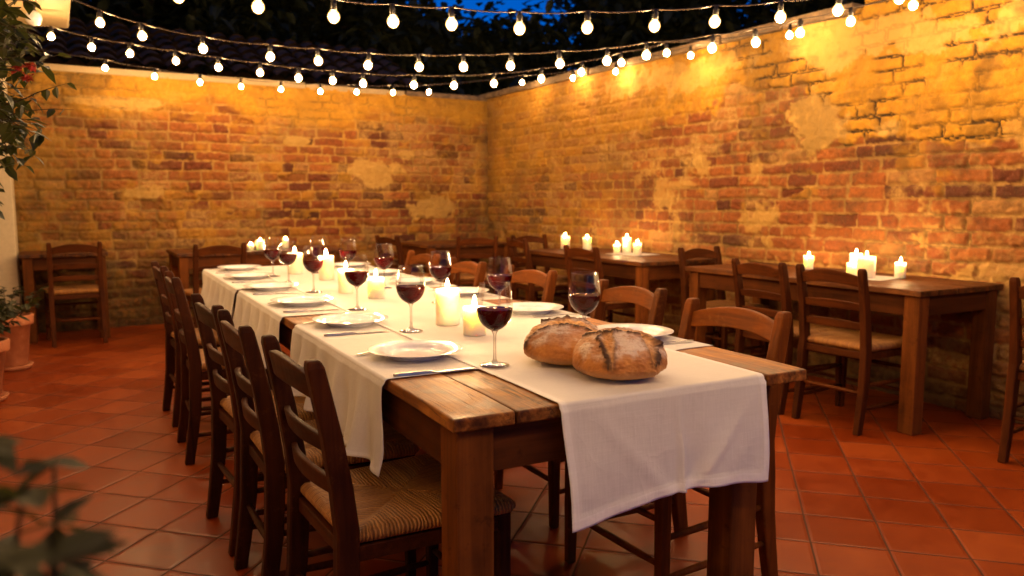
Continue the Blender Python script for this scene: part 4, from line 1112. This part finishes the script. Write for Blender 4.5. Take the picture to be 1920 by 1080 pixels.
# trees beyond the walls
def tree(x, y, hgt, cz, rx, rz_, n, seed, label, ls=.27):
    cz += .45; rz_ += .6; n = int(n * 1.35)
    rg = random.Random(seed); r = empty('tree', (x, y, 0)); tag(r, label, 'tree', 'dark trees beyond the walls')
    t = MB(); top = hgt * .8
    t.tube([(0, 0, -.1), (.05, .03, top * .3), (-.06, .05, top * .6), (.04, 0, top)], [.16, .13, .10, .05], 10)
    fo = MB(); cl = []
    for k in range(30):
        a = rg.uniform(0, 2 * PI); q = rg.uniform(.15, 1); zz = cz + rg.uniform(-1, 1) * rz_
        rr = rx * q * math.sqrt(max(0.05, 1 - ((zz - cz) / rz_) ** 2 * .8))
        c = Vector((math.cos(a) * rr, math.sin(a) * rr, zz)); cl.append((c, rg.uniform(.42, .85) * rx * .62))
        s = Vector((0, 0, min(top, max(top * .3, zz - .8))))
        t.tube([s, s.lerp(c, .5) + Vector((0, 0, .15)), c], [.05, .035, .012], 6)
    for k in range(n):
        c, s = cl[rg.randrange(len(cl))]
        p = c + Vector((rg.gauss(0, .55), rg.gauss(0, .55), rg.gauss(0, .48))) * s
        a = rg.uniform(0, 2 * PI)
        add_leaf(fo, p, (math.cos(a), math.sin(a), rg.uniform(-.9, .5)), ls * rg.uniform(.6, 1.4), ls * .55, rg, .4)
    fo.build('crown', M['leaf_tree'], r); t.build('trunk', M['bark'], r, smooth=True)
for (x, y, hgt, cz, rx, rz_, n, lb) in [(-1.2, 12.8, 7.5, 3.9, 2.6, 1.9, 12000, 'dark tree at the far left, above the house front corner'),
        (1.5, 14.5, 7.5, 3.9, 2.5, 1.9, 13000, 'tall dark tree left of the middle, behind the shed roof'),
        (4.0, 14.2, 7.2, 3.9, 1.8, 1.9, 11000, 'tall dark tree just left of the patch of blue sky'),
        (5.3, 12.6, 4.0, 2.6, 1.1, .5, 4200, 'lower tree crown in the dip against the blue sky'),
        (7.2, 12.6, 3.6, 2.3, 1.5, .6, 6000, 'low round tree directly below the blue sky'),
        (9.9, 11.0, 7.5, 3.8, 2.2, 2.0, 13000, 'tall dark tree right of the patch of blue sky'),
        (11.2, 8.2, 7.0, 3.8, 2.3, 1.9, 12000, 'dark tree behind the middle of the right wall'),
        (11.6, 5.0, 7.0, 3.8, 2.4, 1.9, 11000, 'dark tree behind the near part of the right wall'),
        (.2, 17.0, 8.0, 5.2, 2.8, 2.4, 9000, 'far dark tree filling the gap at the left behind the shed'),
        (3.6, 17.5, 8.0, 5.4, 2.2, 2.4, 9000, 'far dark tree directly left of the blue sky, behind the nearer tree'),
        (11.6, 14.5, 8.0, 5.2, 2.4, 2.6, 10000, 'far dark tree directly right of the blue sky, behind the nearer tree'),
        (14.6, 10.0, 8.0, 5.0, 3.0, 2.6, 10000, 'far dark tree behind the right wall, between the nearer ones'),
        (5.6, 16.5, 3.9, 2.4, 2.6, .6, 5000, 'far low tree behind the others beyond the corner')]:
    tree(x, y, hgt, cz, rx, rz_, n, int(x * 10) + 99, lb)

# neighbouring sheds whose roofs show above the walls
def shed(name, x0, x1, y0, y1, ze, zr, axis, label):
    r = empty(name, ((x0 + x1) / 2, (y0 + y1) / 2, 0)); tag(r, label, 'shed', 'sheds beyond the walls'); w, d = (x1 - x0) / 2, (y1 - y0) / 2
    m = MB(); m.box(-w, w, -d, d, 0, ze); m.build('wall', M['coping'], r)
    f = MB(); n = int((2 * w if axis == 'X' else 2 * d) / .22)
    L = w if axis == 'X' else d; S = d if axis == 'X' else w
    for k in range(n):
        a0 = -L - .15 + k * (2 * L + .3) / n; a1 = -L - .15 + (k + 1) * (2 * L + .3) / n; am = (a0 + a1) / 2
        for sg in (-1, 1):
            for row in range(6):
                q0, q1 = row / 6, (row + 1) / 6 + .02
                s0 = sg * (S + .2) * (1 - q0); s1 = sg * (S + .2) * (1 - q1); z0 = ze + .03 + (zr - ze) * q0 + .05; z1 = ze + .03 + (zr - ze) * q1
                P = [[(a, s, z + b) for (s, z) in ((s0, z0), (s1, z1))] for a, b in ((a0, 0), ((a0 + am) / 2, .05), (am, .065), ((a1 + am) / 2, .05), (a1, 0))]
                if axis == 'Y': P = [[(s, a, z) for (a, s, z) in row_] for row_ in P]
                f.grid(P)
    f.build('roof', M['roof'], r, smooth=True)
    return r
shed('garden_shed', -2.2, 4.0, 9.6, 12.4, 2.55, 3.25, 'X', 'dark tiled shed roof rising behind the back wall')
shed('garden_shed', 5.4, 8.2, 4.2, 9.0, 2.35, 2.95, 'Y', 'dark tiled shed roof rising behind the right wall')

# ------------------------------------------------------------------ dusk sky, no sun above the horizon
world = bpy.data.worlds.new('World'); bpy.context.scene.world = world; world.use_nodes = True
nt = world.node_tree; bg = nt.nodes['Background']
sky = nt.nodes.new('ShaderNodeTexSky'); sky.sky_type = 'NISHITA'; sky.sun_disc = False
sky.sun_elevation = R(5.0); sky.sun_rotation = R(200); sky.ozone_density = 10.0; sky.air_density = 1.0; sky.dust_density = .3
nt.links.new(sky.outputs[0], bg.inputs[0]); bg.inputs[1].default_value = .09

# ------------------------------------------------------------------ camera
cam = bpy.data.cameras.new('camera'); co = bpy.data.objects.new('camera', cam); C.objects.link(co)
cam.sensor_width = 36; cam.lens = 1473 / 1920 * 36
co.location = (0, 0, 1.2); co.rotation_euler = (R(90 - 6.39), 0, R(-30)); cam.clip_end = 500; cam.clip_start = .02
cam.dof.use_dof = True; cam.dof.focus_distance = 2.15; cam.dof.aperture_fstop = 3.6
sc = bpy.context.scene; sc.camera = co
sc.render.engine = 'CYCLES'
sc.view_settings.view_transform = 'Standard'; sc.view_settings.look = 'None'; sc.view_settings.exposure = 1.05; sc.view_settings.gamma = 1
cy = sc.cycles
cy.use_denoising = True
try: cy.denoiser = 'OPENIMAGEDENOISE'
except Exception: pass
cy.max_bounces = 10; cy.diffuse_bounces = 5; cy.glossy_bounces = 4; cy.transmission_bounces = 8; cy.transparent_max_bounces = 16
cy.caustics_reflective = False; cy.caustics_refractive = False; cy.sample_clamp_indirect = 4.0
